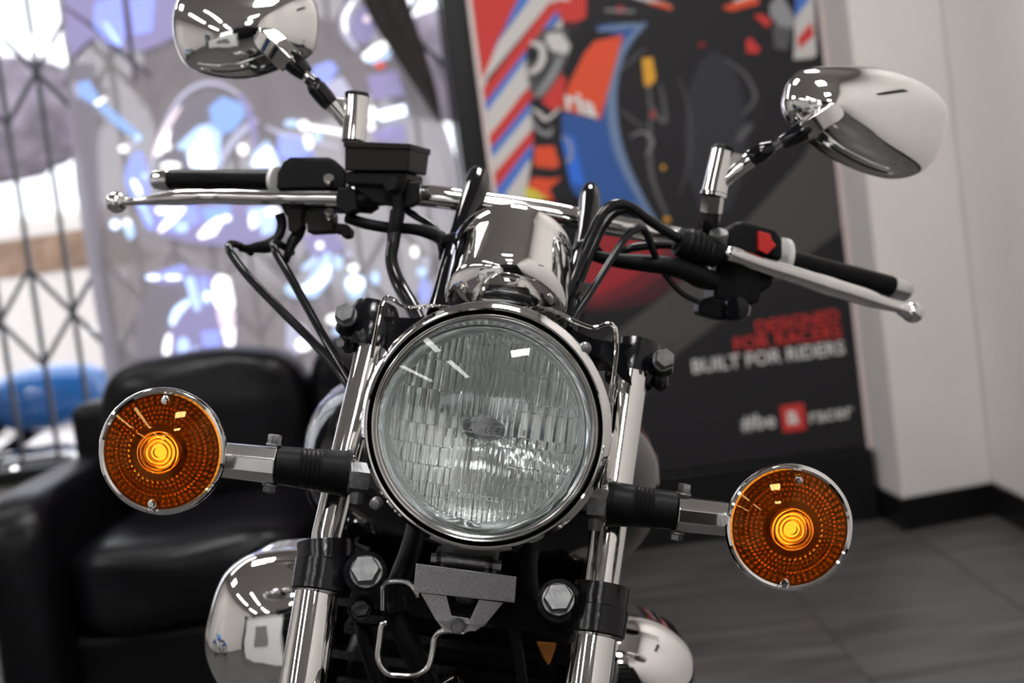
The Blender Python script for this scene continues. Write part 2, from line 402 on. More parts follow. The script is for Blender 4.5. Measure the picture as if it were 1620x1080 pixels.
build('side_window', g, mat('warm_car_glass', (.28, .18, .12), 0, .2, nvar=.4, nscale=6), body)
for x in (-1.3, 1.3):
    for y in (8.45, 9.95):
        g = G(); g.lathe((-2.9 + x, y - .1, .12), (0, 1, 0), [(0, 0), (.2, 0), (.32, .02), (.32, .18), (.2, .2), (0, .2)], 24); build('wheel', g, rubber, car)
for i, (x, y, w, zc) in enumerate([(-5.5, 15.5, 1.42, 3.0), (-2.6, 17.0, 1.4, 3.3), (.3, 15.8, 1.3, 3.0), (3.1, 16.0, 1.3, 3.1)]):
    tr_ = empty('tree', (x, y, -.2), ['pale mauve tree far outside at the left end of the row', 'pale mauve tree far outside behind the white car', 'pale mauve tree far outside behind the grey banner', 'pale mauve tree far outside beside the window post'][i], 'tree', 'trees beyond the paving')
    g = G(); g.ell((x, y, zc), V((w, 0, 0)), V((0, .9, 0)), V((0, 0, .62)), 26, 16, .8)
    for q in range(len(g.v)):
        n = random.uniform(.9, 1.1); g.v[q] = V((x + (g.v[q].x - x) * n, g.v[q].y, zc + (g.v[q].z - zc) * n))
    build('crown', g, mauvem, tr_)
    g = G(); g.tube([(x, y, -.2), (x + .05, y, zc - .3)], [.16, .11], 10); build('trunk', g, mauvem, tr_)

# ------------------------------------------------------------------ sheer banner with printed bikes
bn_fab = banner_mat('sheer_grey_film', (0.45, 0.415, 0.425), 0.16, 0.55)
ban = empty('window_banner', (-.75, 4.70, .3), 'sheer grey banner printed with blue motorcycles hanging across the window', 'banner')
g = G(); nx, nz = 150, 12
xa, xb = -1.325, -0.10
for j in range(nz + 1):
    z = .32 + (2.6 - .32) * j / nz
    for i in range(nx + 1):
        xe = xb - .13 * min(1, max(0, (z - 1.33) / .42)); x = xa + (xe - xa) * i / nx
        e1 = max(0, (x + .32) / .22); e0 = max(0, (-1.24 - x) / .085)
        sh = -0.10 * (1 - (z - .3) / 2.3) * 0
        off = .018 * math.sin(x * 92) * min(1, e1) + .012 * math.sin((x + 1.24) * 80) * min(1, e0)
        g.v.append(V((x + sh, 4.712 + off + .004 * math.sin(x * 17), z)))
for j in range(nz):
    for i in range(nx):
        a = j * (nx + 1) + i; g.f.append((a, a + 1, a + nx + 2, a + nx + 1)); g.m.append(0)
build('fabric', g, bn_fab, ban, normals=False)
cols = {'W': (1, 1, 1), 'L': (.52, .70, 1.0), 'B': (.36, .43, .95), 'C': (.32, .48, .85), 'P': (.36, .33, .56), 'D': (.13, .12, .16), 'G': (.36, .34, .40), 'K': (.80, .68, .72), 'R': (.85, .12, .10), 'S': (.62, .62, .80)}
print_glow = {'W': 1.5, 'L': .95, 'B': .75, 'C': .75, 'P': .55, 'D': .1, 'G': .25, 'K': 1.0, 'R': .6, 'S': .55}  # inks emit on their own, standing in for daylight through the film
pm = {k_: banner_mat('banner_print_' + n_, cols[k_], .05, .5, print_glow[k_]) for k_, n_ in zip(cols, ['white', 'pale_blue', 'blue', 'sky_blue', 'violet', 'dark', 'grey', 'pink', 'red', 'lilac'])}
keys = list(cols)
def stroke(pts, w, n=5):
    q = cat(pts, n); L = []; R = []
    for i, p in enumerate(q):
        a = q[max(i - 1, 0)]; b = q[min(i + 1, len(q) - 1)]; dx, dy = b[0] - a[0], b[1] - a[1]; l = math.hypot(dx, dy) or 1
        ww = w * (0.35 + 0.65 * math.sin(math.pi * (i + .6) / (len(q) + .2)))
        L.append((p[0] - dy / l * ww / 2, p[1] + dx / l * ww / 2)); R.append((p[0] + dy / l * ww / 2, p[1] - dx / l * ww / 2))
    return L + R[::-1]
def blob(x, y, rx, ry=None): ry = ry or rx; return [(x + rx * math.cos(t * math.pi / 6), y + ry * math.sin(t * math.pi / 6)) for t in range(12)]
PR = [
 ('P', [(98, -60), (300, -60), (285, 55), (230, 80), (180, 78), (150, 60), (118, 95), (104, 60)]),
 ('D', stroke([(100, 10), (150, 45), (200, 90), (240, 120)], 7)), ('D', stroke([(195, -30), (205, 60), (215, 130)], 8)), ('D', stroke([(150, 60), (120, 90), (100, 140)], 6)),
 ('B', [(150, 5), (190, -10), (198, 55), (190, 74), (170, 66), (148, 42)]), ('B', [(205, 0), (245, -10), (240, 50), (212, 55)]), ('L', stroke([(165, 35), (190, 72)], 8)),
 ('G', [(104, 100), (150, 100), (160, 420), (200, 640), (175, 640), (120, 300)]),
 ('C', [(124, 130), (140, 126), (156, 150), (150, 166), (133, 158), (123, 148)]), ('S', stroke([(122, 128), (118, 140), (124, 156)], 5)),
 ('C', stroke([(150, 158), (185, 190), (222, 218)], 15)), ('W', [(149, 162), (165, 152), (169, 157), (153, 168)]), ('L', blob(218, 218, 6)),
 ('W', blob(196, 235, 8, 6)), ('S', stroke([(200, 235), (222, 222)], 5)),
 ('B', [(200, 262), (210, 243), (224, 238), (232, 262), (236, 300), (242, 340), (246, 362), (236, 364), (218, 330), (203, 305), (197, 285)]),
 ('L', stroke([(210, 282), (218, 300), (226, 330), (240, 352)], 9)), ('W', stroke([(210, 285), (222, 306)], 8)), ('L', blob(229, 278, 5)),
 ('L', blob(182, 355, 9)), ('W', blob(182, 355, 6)), ('W', blob(201, 353, 7)), ('L', [(196, 350), (210, 355), (214, 372), (204, 380), (198, 366)]),
 ('S', stroke([(232, 290), (245, 240), (262, 195), (285, 155), (318, 133), (350, 134), (378, 150), (398, 172)], 7)),
 ('G', [(252, 215), (290, 160), (330, 142), (380, 160), (400, 200), (360, 260), (250, 290)]),
 ('K', stroke([(243, 248), (256, 215), (272, 188), (286, 168)], 9)), ('W', [(246, 244), (256, 214), (270, 204), (268, 222), (254, 246)]),
 ('W', blob(263, 232, 8, 6)), ('L', blob(286, 231, 6)), ('W', blob(270, 262, 16, 6)),
 ('L', [(288, 222), (312, 200), (330, 195), (350, 212), (348, 262), (302, 266)]), ('W', [(300, 240), (322, 206), (332, 214), (336, 250), (320, 266), (300, 262)]),
 ('C', [(330, 170), (352, 152), (384, 164), (388, 182), (372, 205), (350, 214), (335, 198)]), ('S', stroke([(345, 268), (360, 235), (385, 205), (408, 190)], 12)), ('W', [(325, 250), (338, 248), (340, 268), (322, 268)]),
 ('L', [(396, 262), (402, 240), (422, 222), (434, 238), (446, 266)]), ('W', [(398, 262), (406, 245), (426, 232), (438, 262)]), ('P', stroke([(380, 150), (398, 190), (404, 240)], 12)),
 ('W', blob(384, 236, 8, 9)), ('L', blob(461, 195, 12, 6)), ('B', stroke([(450, 230), (470, 255), (500, 268)], 22)), ('S', stroke([(420, 200), (450, 212), (540, 235)], 6)),
 ('P', [(240, 322), (440, 322), (448, 368), (380, 392), (300, 384), (250, 372)]),
 ('B', [(250, 330), (310, 325), (318, 350), (280, 368), (252, 360)]), ('W', [(245, 328), (294, 326), (290, 336), (248, 338)]), ('W', stroke([(252, 366), (268, 350), (286, 335)], 11)), ('B', stroke([(222, 328), (232, 350), (240, 364)], 8)),
 ('C', [(318, 330), (365, 325), (362, 350), (330, 362)]), ('L', blob(288, 360, 10, 8)), ('W', [(312, 372), (326, 356), (346, 342), (352, 352), (340, 372), (318, 378)]), ('W', blob(358, 345, 8, 5)),
 ('L', [(392, 330), (420, 328), (408, 360), (396, 350)]), ('W', blob(400, 350, 6, 12)), ('L', [(410, 330), (438, 328), (434, 368), (414, 372)]), ('W', blob(432, 334, 12, 6)),
 ('P', [(225, 440), (258, 424), (292, 420), (330, 428), (362, 440), (372, 500), (372, 562), (262, 565), (262, 520), (300, 470), (236, 444)]),
 ('G', [(240, 452), (296, 446), (300, 470), (268, 520), (262, 600), (215, 600), (215, 500)]),
 ('L', blob(243, 438, 13, 5)), ('W', blob(243, 439, 11, 3)), ('L', blob(273, 438, 15, 5)), ('W', blob(274, 439, 13, 3)), ('B', [(252, 432), (290, 418), (296, 430), (262, 434)]),
 ('L', [(292, 440), (306, 436), (316, 478), (318, 490), (308, 492), (300, 470)]), ('B', blob(322, 452, 9, 14)), ('L', blob(326, 470, 8, 11)), ('W', blob(328, 468, 4, 6)),
 ('W', [(336, 446), (346, 434), (362, 438), (366, 452), (371, 480), (368, 491), (346, 490), (338, 478)]), ('K', [(342, 492), (372, 492), (370, 518), (350, 520)]),
 ('W', stroke([(272, 514), (280, 494), (298, 478)], 11)), ('L', stroke([(270, 512), (282, 490), (300, 474)], 14)), ('W', stroke([(264, 568), (264, 550), (268, 528)], 12)), ('L', blob(290, 548, 10, 15)),
 ('B', [(318, 525), (345, 522), (352, 560), (325, 562)]), ('W', [(350, 522), (372, 518), (371, 540), (366, 560), (358, 558), (356, 535)]), ('L', blob(310, 555, 7, 6)),
 ('P', [(478, 372), (530, 366), (548, 392), (512, 410), (490, 404)]), ('L', [(474, 424), (500, 404), (503, 412), (486, 428)]), ('L', [(455, 448), (480, 452), (494, 430), (516, 398), (524, 402), (524, 440), (500, 470), (462, 470), (450, 460)]),
 ('W', stroke([(478, 458), (505, 446), (520, 420)], 14)), ('L', blob(535, 415, 7, 12)), ('W', blob(506, 388, 6, 6)), ('S', blob(551, 402, 6)), ('W', blob(559, 424, 8, 7)), ('L', [(545, 440), (560, 434), (578, 440), (574, 468), (556, 474), (546, 456)]), ('W', blob(562, 448, 14, 11)),
 ('L', blob(594, 440, 6, 11)), ('W', blob(656, 398, 6, 9)), ('L', blob(668, 430, 8)), ('S', blob(675, 412, 6)), ('L', blob(592, 440, 3, 6)), ('B', blob(672, 460, 9, 20)),
 ('S', [(455, 505), (482, 515), (500, 545), (470, 560), (452, 548)]), ('W', blob(530, 505, 14, 8)), ('L', blob(540, 524, 14, 9)), ('W', blob(480, 545, 12, 10)),
 ('B', [(495, 105), (525, 96), (535, 110), (515, 140), (496, 128)]), ('S', stroke([(572, -10), (548, 18), (546, 50), (565, 78)], 13)), ('W', stroke([(560, 0), (545, 28), (548, 52)], 5)), ('P', blob(575, 40, 20, 30)),
 ('W', [(572, 88), (590, 72), (612, 62), (618, 74), (600, 88), (580, 98)]), ('L', [(572, 88), (596, 92), (620, 78), (616, 92), (590, 102)]), ('R', blob(601, 103, 9, 6)), ('K', blob(580, 30, 6)),
 ('S', [(500, 140), (540, 120), (560, 150), (530, 165)]), ('P', [(580, 120), (628, 110), (640, 150), (590, 158)]), ('L', [(598, 176), (640, 165), (644, 182), (600, 192)]), ('W', [(600, 176), (640, 166), (643, 181), (602, 191)]),
 ('W', blob(588, 180, 9, 11)), ('W', blob(587, 200, 6)), ('W', [(480, 202), (482, 196), (545, 206), (545, 214)]), ('W', blob(480, 198, 8)), ('S', [(600, 205), (630, 198), (620, 212), (602, 218)]), ('P', [(590, 205), (640, 195), (645, 225), (592, 225)]),
 ('B', [(440, 215), (470, 215), (500, 245), (440, 250)]), ('W', stroke([(486, 212), (490, 235)], 12)), ('L', blob(502, 216, 7)),
]
g = G()
for i, (k_, pl) in enumerate(PR):
    yy = 4.6925 - i * 0.0001
    g.poly([PY(x, y, yy) for x, y in pl], keys.index(k_))
build('print', g, [pm[k_] for k_ in keys], ban, smooth=False, normals=False)
g = G(); g.tube([(-1.34, 4.71, 2.62), (-.08, 4.71, 2.62)], .012, 10); build('hanging_rail', g, alu, ban)

# black draped curtain at the right end of the window
drape = mat('dark_drape', (0.022, 0.017, 0.016), 0, 0.85, nvar=0.3, sheen=0.2)
g = G(); edgeL = cat([(560, -60), (575, 0), (592, 40), (622, 85), (655, 135), (690, 190)], 6); edgeR = cat([(628, -60), (645, 0), (662, 50), (680, 105), (692, 150), (698, 195)], 6)
for q in (0, 1):
    for i, (a, b) in enumerate(zip(edgeL, edgeR)):
        for t in range(7):
            w = t / 6; p = PY(a[0] + (b[0] - a[0]) * w, a[1] + (b[1] - a[1]) * w, 4.60 + q * .03); p.y += .012 * math.sin(w * 15); g.v.append(p)
n_ = len(edgeL)
for q in (0, 1):
    for i in range(n_ - 1):
        for t in range(6):
            a = q * n_ * 7 + i * 7 + t; g.f.append((a, a + 1, a + 8, a + 7)); g.m.append(0)
for i in range(n_ - 1):
    for t in (0, 6): a = i * 7 + t; b = a + n_ * 7; g.f.append((a, a + 7, b + 7, b)); g.m.append(0)
tag(build('drape', g, drape), 'dark brown cloth drape swept to one side above the window gap', 'curtain')
# black post between window and poster
g = G(); g.hexa([V(p) for p in [(-.085, 4.47, 0), (.0, 4.47, 0), (.0, 4.47, ZC), (-.085, 4.47, ZC)]], [V(p) for p in [(-.085, 4.78, 0), (.0, 4.78, 0), (.0, 4.78, ZC), (-.085, 4.78, ZC)]])
struct('trim_1', g, blackb, smooth=False, bevel=.01)

# ------------------------------------------------------------------ poster board
def pc(c, r=.55): return mat('poster_ink', c, 0, r, spec=0.25)
pink = {'bg': (.016, .015, .018), 'red': (.50, .040, .035), 'blue': (.06, .16, .50), 'wht': (.50, .48, .46), 'blk': (.014, .013, .015), 'bf': (.030, .085, .27), 'be': (.13, .19, .31), 'or': (.62, .075, .03), 'lb': (.03, .14, .60), 'tire': (.028, .028, .033), 'yel': (.60, .30, .03), 'gry': (.085, .085, .088), 'lgr': (.24, .24, .25), 'gnd': (.060, .055, .054), 'lite': (.62, .60, .58), 'rgl': (.27, .022, .028), 'dred': (.055, .016, .02), 'drd2': (.13, .02, .025), 'yg': (.55, .5, .06)}
pk = list(pink)
def c8(L): return [(700 + x / 3.273, y / 3.273) for x, y in L]
def c2(L): return [(700 + x / 2.492, y / 2.492) for x, y in L]
YP = 4.40
post = empty('poster_board', (.54, 4.42, 0), 'tall printed board of a racing motorcycle with red and white slogan against the wall', 'poster')
g = G(); x0p, x1p = 0.010, 1.062; z0p = .222
g.box(((x0p + x1p) / 2, YP + .022, (2.5 + z0p) / 2), ((x1p - x0p) / 2, 0, 0), (0, .02, 0), (0, 0, (2.5 - z0p) / 2)); brd = build('board', g, [blackb], post, smooth=False)
g = G()
for x in (x0p - .006, x1p + .004): g.box((x, YP + .02, (2.5 + z0p) / 2), (.007, 0, 0), (0, .024, 0), (0, 0, (2.5 - z0p) / 2 + .005))
g.box(((x0p + x1p) / 2, YP + .02, 2.507), ((x1p - x0p) / 2, 0, 0), (0, .024, 0), (0, 0, .007)); build('frame', g, mat('pink_white_edge', (.60, .50, .48), 0, .4, nvar=.05), post, smooth=False)
g = G(); g.box(((x0p + x1p) / 2, YP + .05, z0p / 2 - .001), ((x1p - x0p) / 2 + .0, 0, 0), (0, .10, 0), (0, 0, z0p / 2 - .001)); build('plinth', g, blackb, post, smooth=False, bevel=.004)
def sil(L): return L
PO = [
 ('red', c8([(95, -400), (560, -400), (390, 0), (190, 470), (150, 300)])),
 ('blue', c8([(390, 0), (560, -400), (640, -400), (450, 0), (280, 220), (200, 440), (192, 445)])),
 ('wht', c8([(450, 0), (640, -400), (760, -400), (565, 0), (235, 400), (196, 470), (205, 415), (290, 215)])),
 ('red', c8([(565, 0), (760, -400), (900, -400), (600, 45), (195, 540), (196, 462)])),
 ('blue', c8([(600, 45), (900, -400), (960, -400), (610, 90), (430, 310), (205, 590), (196, 535)])),
 ('wht', c8([(430, 310), (620, 90), (620, 500), (425, 470), (215, 712), (204, 585)])),
 ('red', c8([(425, 475), (620, 250), (620, 500), (440, 545), (235, 775), (222, 705)])),
 ('blue', c8([(440, 542), (520, 460), (520, 560), (448, 592), (242, 825), (235, 770)])),
 ('wht', c8([(448, 588), (520, 520), (520, 700), (465, 668), (250, 905), (240, 820)])),
 ('red', c8([(465, 668), (520, 620), (520, 780), (440, 772), (262, 985), (248, 900)])),
 ('blue', c8([(440, 768), (520, 700), (520, 830), (440, 842), (270, 1060), (262, 980)])),
 ('wht', c8([(440, 838), (520, 780), (520, 1060), (280, 1060)])), 
 ('wht', c2([(1340, -160), (1470, -160), (1475, 215), (1370, 310), (1340, 240)])), ('blue', c2([(1375, -160), (1450, -160), (1445, 0), (1385, 78), (1360, 60)])), ('red', c2([(1340, -60), (1385, -30), (1380, 35), (1350, 40)])), ('red', c2([(1400, 150), (1455, 85), (1465, 140), (1405, 195)])),
 ('gnd', [(1325, 255), (1345, 425), (1150, 640), (950, 700), (900, 560), (1000, 560), (1150, 440)]),
 ('blk', [(1200, 100), (1296, 90), (1310, 200), (1335, 350), (1170, 480), (1090, 520), (960, 640), (900, 640), (940, 420), (1000, 380)]),
 ('gnd', [(1310, 180), (1337, 365), (1180, 460), (1060, 545), (985, 630), (950, 700), (930, 560), (1060, 460), (1120, 400), (1180, 350), (1270, 250)]),
 ('blk', [(1337, 362), (1390, 730), (900, 800), (900, 640), (960, 700), (1070, 560), (1200, 460)]),
 ('dred', [(930, 360), (1105, 372), (1085, 440), (1030, 478), (960, 492), (900, 490)]), ('drd2', [(930, 362), (1080, 370), (1062, 425), (1010, 462), (950, 482), (900, 480)]), ('rgl', [(935, 365), (1060, 371), (1040, 412), (985, 450), (945, 468), (900, 465)]),
 ('blk', c2([(570, -200), (1400, -200), (1385, 230), (1350, 300), (1250, 560), (1130, 760), (1010, 905), (830, 860), (690, 600), (660, 430), (700, 250), (790, 110), (600, 110), (500, 210), (470, 60)])),
 ('bf', c2([(600, 110), (640, 95), (790, 96), (740, 180), (700, 250), (670, 350), (672, 480), (700, 600), (760, 740), (835, 870), (700, 830), (560, 800), (500, 740), (455, 660), (450, 530), (470, 440), (620, 470), (700, 140)])),
 ('be', c2(stroke([(800, 90), (715, 190), (672, 330), (672, 480), (705, 620), (770, 760), (840, 880)], 40))), ('be', c2(stroke([(610, 120), (700, 105), (790, 98)], 22))),
 ('or', c2([(600, 162), (712, 138), (622, 472), (466, 432), (500, 330), (560, 210)])),
 ('lb', c2([(455, 530), (518, 540), (562, 732), (484, 722)])), ('lgr', c2(stroke([(470, 540), (500, 560), (505, 620), (475, 650), (470, 690)], 16))),
 ('tire', c2(blob(1075, 530, 125, 330))), ('gry', c2(stroke([(1115, 232), (1190, 290), (1232, 370), (1215, 420), (1180, 450)], 16))), ('gry', c2(stroke([(1160, 560), (1190, 520), (1220, 490)], 30))),
 ('yel', c2([(786, 230), (828, 226), (842, 310), (812, 352), (795, 330)])), ('gry', c2(stroke([(815, 330), (822, 420), (880, 480), (860, 330)], 18))), ('gry', c2(stroke([(820, 430), (818, 560), (826, 700), (890, 860)], 20))), ('gry', c2(stroke([(800, 190), (740, 240), (690, 290)], 10))), ('gry', c2(stroke([(700, 430), (760, 480), (800, 500)], 8))), ('rgl', c2(blob(830, 450, 9, 22))), ('yel', c2(blob(885, 865, 14, 10))), ('yel', c2(blob(870, 660, 8, 10))),
 ('lgr', c2(stroke([(740, 540), (790, 520), (830, 560), (800, 610)], 8))), ('gry', c2(stroke([(930, 300), (975, 450), (975, 620), (930, 780)], 7))),
 ('gry', c2([(330, 200), (365, 150), (400, 110), (490, 110), (505, 200), (470, 280), (420, 360), (385, 392), (345, 360), (330, 270)])),
 ('wht', c2([(415, 130), (470, 130), (505, 180), (490, 215), (430, 200), (405, 160)])), ('wht', c2(stroke([(345, 170), (385, 180), (398, 220), (375, 270), (335, 285)], 30))), ('blk', c2(blob(355, 215, 24, 32))), ('lgr', c2(stroke([(470, 220), (430, 300), (370, 385)], 26))), ('blk', c2(stroke([(410, 170), (415, 250), (360, 330)], 18))),
 ('red', c2([(446, 20), (470, -60), (570, -60), (566, 70), (530, 85), (500, 108), (458, 60)])), ('wht', c2(stroke([(430, 10), (460, -10), (500, 0)], 20))), ('dred', c2(blob(505, 100, 30, 16))),
 ('blk', c2([(345, 385), (470, 380), (470, 560), (360, 560)])), ('red', c2([(390, 400), (440, 330), (490, 300), (475, 400), (440, 440)])),
 ('wht', c2(stroke([(350, 425), (385, 450), (410, 470), (465, 425)], 16))), ('lgr', c2(stroke([(355, 470), (375, 510), (420, 530), (430, 500)], 16))),
 ('blk', c2([(360, 555), (470, 555), (520, 800), (330, 780)])), ('or', c2([(362, 578), (440, 575), (462, 650), (440, 665), (362, 655)])), ('or', c2([(335, 735), (355, 700), (430, 705), (470, 700), (420, 745), (440, 790), (400, 785)])), ('yg', c2([(325, 738), (360, 745), (420, 790), (330, 785)])),
 ('wht', c2([(745, -10), (790, -20), (905, 22), (900, 40), (860, 20)])), ('or', c2([(900, 20), (905, 40), (800, 10), (850, 8)])), ('rgl', c2(blob(700, 38, 22, 16))), ('lgr', c2([(640, 35), (760, 42), (755, 50), (640, 44)])),
 ('or', c2([(1100, 30), (1150, 10), (1240, -10), (1250, 15), (1140, 44)])), ('wht', c2([(1150, 0), (1240, -30), (1240, -12), (1150, 12)])), ('red', c2([(1196, 160), (1215, 148), (1255, 195), (1240, 210), (1200, 208)])), ('lgr', c2([(1290, 20), (1330, -30), (1385, 60), (1390, 110), (1340, 120), (1290, 60)])), ('red', c2([(1225, 60), (1260, 55), (1300, 85), (1280, 110)])), ('gry', c2([(1300, 100), (1380, 110), (1360, 200), (1310, 190)])), ('rgl', c2(blob(1022, 176, 14, 8))),
]
g = G()
for i, (k_, pl) in enumerate(PO):
    pts = [PY(x, y, YP - .0005 - i * .00012) for x, y in pl]
    pts = [V((min(max(p.x, x0p + .002), x1p - .004), p.y, min(max(p.z, z0p + .002), 2.49))) for p in pts]
    g.poly(pts, pk.index(k_))
LET = []
def ptext(body, pL, pR, mi, bold, space=1.0, yy=YP - .011):
    g = G(); LET.append((g, mi))
    a = PY(*pL, yy); b = PY(*pR, yy)
    vs, fs = text_geo(body, 1.0, bold, 0, 'LEFT', space)
    w0 = min(v.x for v in vs); w1 = max(v.x for v in vs); s = (b.x - a.x) / (w1 - w0)
    sl = (b.z - a.z) / (b.x - a.x)
    g.add([V((a.x + (v.x - w0) * s, yy, a.z + v.y * s + (v.x - w0) * s * sl)) for v in vs], fs, mi)
ptext('DESIGNED', (1197, 528), (1328, 508), pk.index('red'), .012)
ptext('FOR RACERS', (1163, 556), (1332, 533), pk.index('red'), .012)
ptext('BUILT FOR RIDERS', (1097, 590), (1337, 559), pk.index('lite'), .012)
ptext('#be', (1174, 681), (1228, 675), pk.index('lite'), .008)
ptext('racer', (1282, 669), (1350, 659), pk.index('lite'), .008)
sq = [PY(x, y, YP - .0105) for x, y in [(1234, 642), (1271, 637), (1276, 679), (1239, 684)]]; g.poly(sq, pk.index('red'))
ptext('a', (1246, 671), (1264, 668), pk.index('lite'), .03, yy=YP - .0112)
ptext('ria', (896, 172), (945, 186), pk.index('lite'), .03, yy=YP - .0112)
mm = [pc(pink[k_]) for k_ in pk]
build('print', g, mm, brd, smooth=False, normals=False)
for lg, mi in LET: build('lettering', G().add(lg.v, lg.f), mm[mi], brd, smooth=False, normals=False)

# ------------------------------------------------------------------ black leather sofa
sofa = empty('sofa', (-.56, 3.35, 0), 'black leather two-seat sofa with padded arms in front of the window banner', 'sofa')
def cushion(name, c, X, Y, Z, e, sag=0.0, label=None, seed=0):
    g = G(); g.ell(c, V((X, 0, 0)), V((0, Y, 0)), V((0, 0, Z)), 44, 30, e)
    rnd = random.Random(seed)
    ph = [rnd.uniform(0, 6) for _ in range(6)]
    for i, p in enumerate(g.v):
        n = .006 * math.sin(p.x * 23 + ph[0] + 2 * p.z * 9) + .005 * math.sin(p.z * 40 + ph[1] + p.x * 12)
        g.v[i] = p + V((0, n, n * .8))
    return build(name, g, leather, sofa, label, sharp=80)
g = G(); g.box((-.555, 3.42, .155), (.56, 0, 0), (0, .40, 0), (0, 0, .125)); build('base', g, leather, sofa, bevel=.03)
g = G(); g.box((-.555, 3.70, .43), (.59, 0, 0), (0, .10, 0), (0, 0, .30)); build('back_frame', g, leather, sofa, bevel=.035)
for x in (-1.085, -.035):
    cushion('arm', V((x, 3.30, .315)), .078, .40, .285, .34, seed=int(x * 10) + 20)
cushion('seat_cushion', V((-.755, 3.25, .375)), .262, .315, .105, .42, seed=3)
cushion('seat_cushion', V((-.285, 3.25, .375)), .205, .315, .105, .42, seed=4)
cushion('back_cushion', V((-.775, 3.56, .615)), .258, .135, .215, .48, seed=5)
cushion('back_cushion', V((-.28, 3.56, .615)), .230, .135, .215, .48, seed=6)
for x in (-1.09, -.03):
    for y in (3.0, 3.72):
        g = G(); g.lathe((x, y, 0), (0, 0, 1), [(0, 0), (.02, 0), (.028, .035), (0, .035)], 16); build('foot', g, matteb, sofa)

# ------------------------------------------------------------------ rest of the showroom, seen in the chrome
ctr = empty('reception_counter', (-1.05, -.9, 0), 'white reception counter with a grey inset panel, reflected in the chrome covers', 'counter')
g = G(); g.box((-1.15, -1.0, .55), (.65, 0, 0), (0, .3, 0), (0, 0, .55)); build('body', g, counterm, ctr, bevel=.01)
g = G(); g.box((-1.0, -.69, .62), (.22, 0, 0), (0, .012, 0), (0, 0, .2)); build('inset_panel', g, greym, ctr, smooth=False)
g = G(); g.box((-1.15, -1.0, 1.115), (.68, 0, 0), (0, .33, 0), (0, 0, .015)); build('worktop', g, counterm, ctr, bevel=.004)
display_bike((-2.9, -2.6, 0), 1.1, redb, 'red display motorcycle nearest the reception counter')
display_bike((-3.2, 1.0, 0), 1.4, blueb, 'blue display motorcycle by the left showroom window')
display_bike((.2, -4.6, 0), .4, redb, 'red display motorcycle at the back of the showroom')
shf = empty('added_dark_shelf', (.0, -2.6, 0), 'tall black shelf unit added out of view to darken the reflections in the chrome', 'shelf')  # unseen unit added so headlight and chrome reflect a dark centre
for x in (-.85, .85):
    g = G(); g.box((x, -2.6, .95), (.02, 0, 0), (0, .2, 0), (0, 0, .95)); build('side_panel', g, blackb, shf, smooth=False)
g = G(); g.box((0, -2.79, .95), (.85, 0, 0), (0, .01, 0), (0, 0, .95)); build('back_panel', g, blackb, shf, smooth=False)
for z in (.1, .55, 1.0, 1.45, 1.88):
    g = G(); g.box((0, -2.6, z), (.83, 0, 0), (0, .19, 0), (0, 0, .015)); build('shelf', g, blackb, shf, smooth=False)
def panel(x, y, w, l, m, label, grp, z=ZC - .012):
    g = G(); g.box((x, y, z + .006), (w / 2 + .012, 0, 0), (0, l / 2 + .012, 0), (0, 0, .008))
    fr = build('ceiling_light', g, counterm, None, smooth=False); tag(fr, label, 'ceiling light', grp)
    g = G(); g.box((x, y, z - .006), (w / 2, 0, 0), (0, l / 2, 0), (0, 0, .003)); build('diffuser', g, m, fr, smooth=False)
for x, y, w_ in ((.25, .35, 'above the front of the chrome motorcycle'), (.25, -1.9, 'between the motorcycle and the added dark shelf'), (-.9, 2.3, 'above the front of the leather sofa'), (.55, 2.6, 'nearest the racing poster'), (-2.9, 1.6, 'above the blue display motorcycle'), (.25, -4.2, 'above the rear red display motorcycle')):
    panel(x, y, .55, .55, panel_e, 'square ceiling light panel ' + w_, 'square ceiling lights')
for x, y, w, l, w_ in ((-1.9, -1.9, .17, 2.4, 'running over the reception counter'), (-3.2, -1.2, .17, 2.4, 'beside the left wall, level with the counter'), (-1.9, -5.0, .17, 2.2, 'near the back wall, inner one'), (-3.4, -4.6, .17, 2.2, 'near the back wall, beside the left wall'), (-2.2, 3.6, 2.0, .17, 'running along the window with the banner')):
    panel(x, y, w, l, strip_e, 'narrow ceiling light strip ' + w_, 'ceiling light strips')
sg = G(); sg.box((XR - .012, 1.0, 1.75), (.008, 0, 0), (0, .32, 0), (0, 0, .045)); sgn = tag(build('wall_sign', sg, matteb, smooth=False), 'narrow black strip sign high on the right-hand wall', 'sign')

# ================================================================== the motorcycle
BASE = V((-.02, 1.35, 0))
bike = empty('motorcycle', BASE, 'chrome and black motorcycle with round headlight and amber signals, front and centre', 'motorcycle')
N = -cf
def addtext_on(g, body, c, X, Y, Nn, size, bold=.0, ext=.06, space=1.0, zf=None, arc=None):
    vs, fs = text_geo(body, 1.0, bold, ext, 'CENTER', space)
    out = []
    for v in vs:
        x, y, z = v.x * size, v.y * size, v.z * size
        if arc:
            a = x / arc; R = arc - y; x, y = R * math.sin(a), arc - R * math.cos(a) if False else -R * math.cos(a) + arc
        h = zf(x, y) if zf else 0
        out.append(V(c) + X * x + Y * y + Nn * (z + h))
    g.add(out, fs)

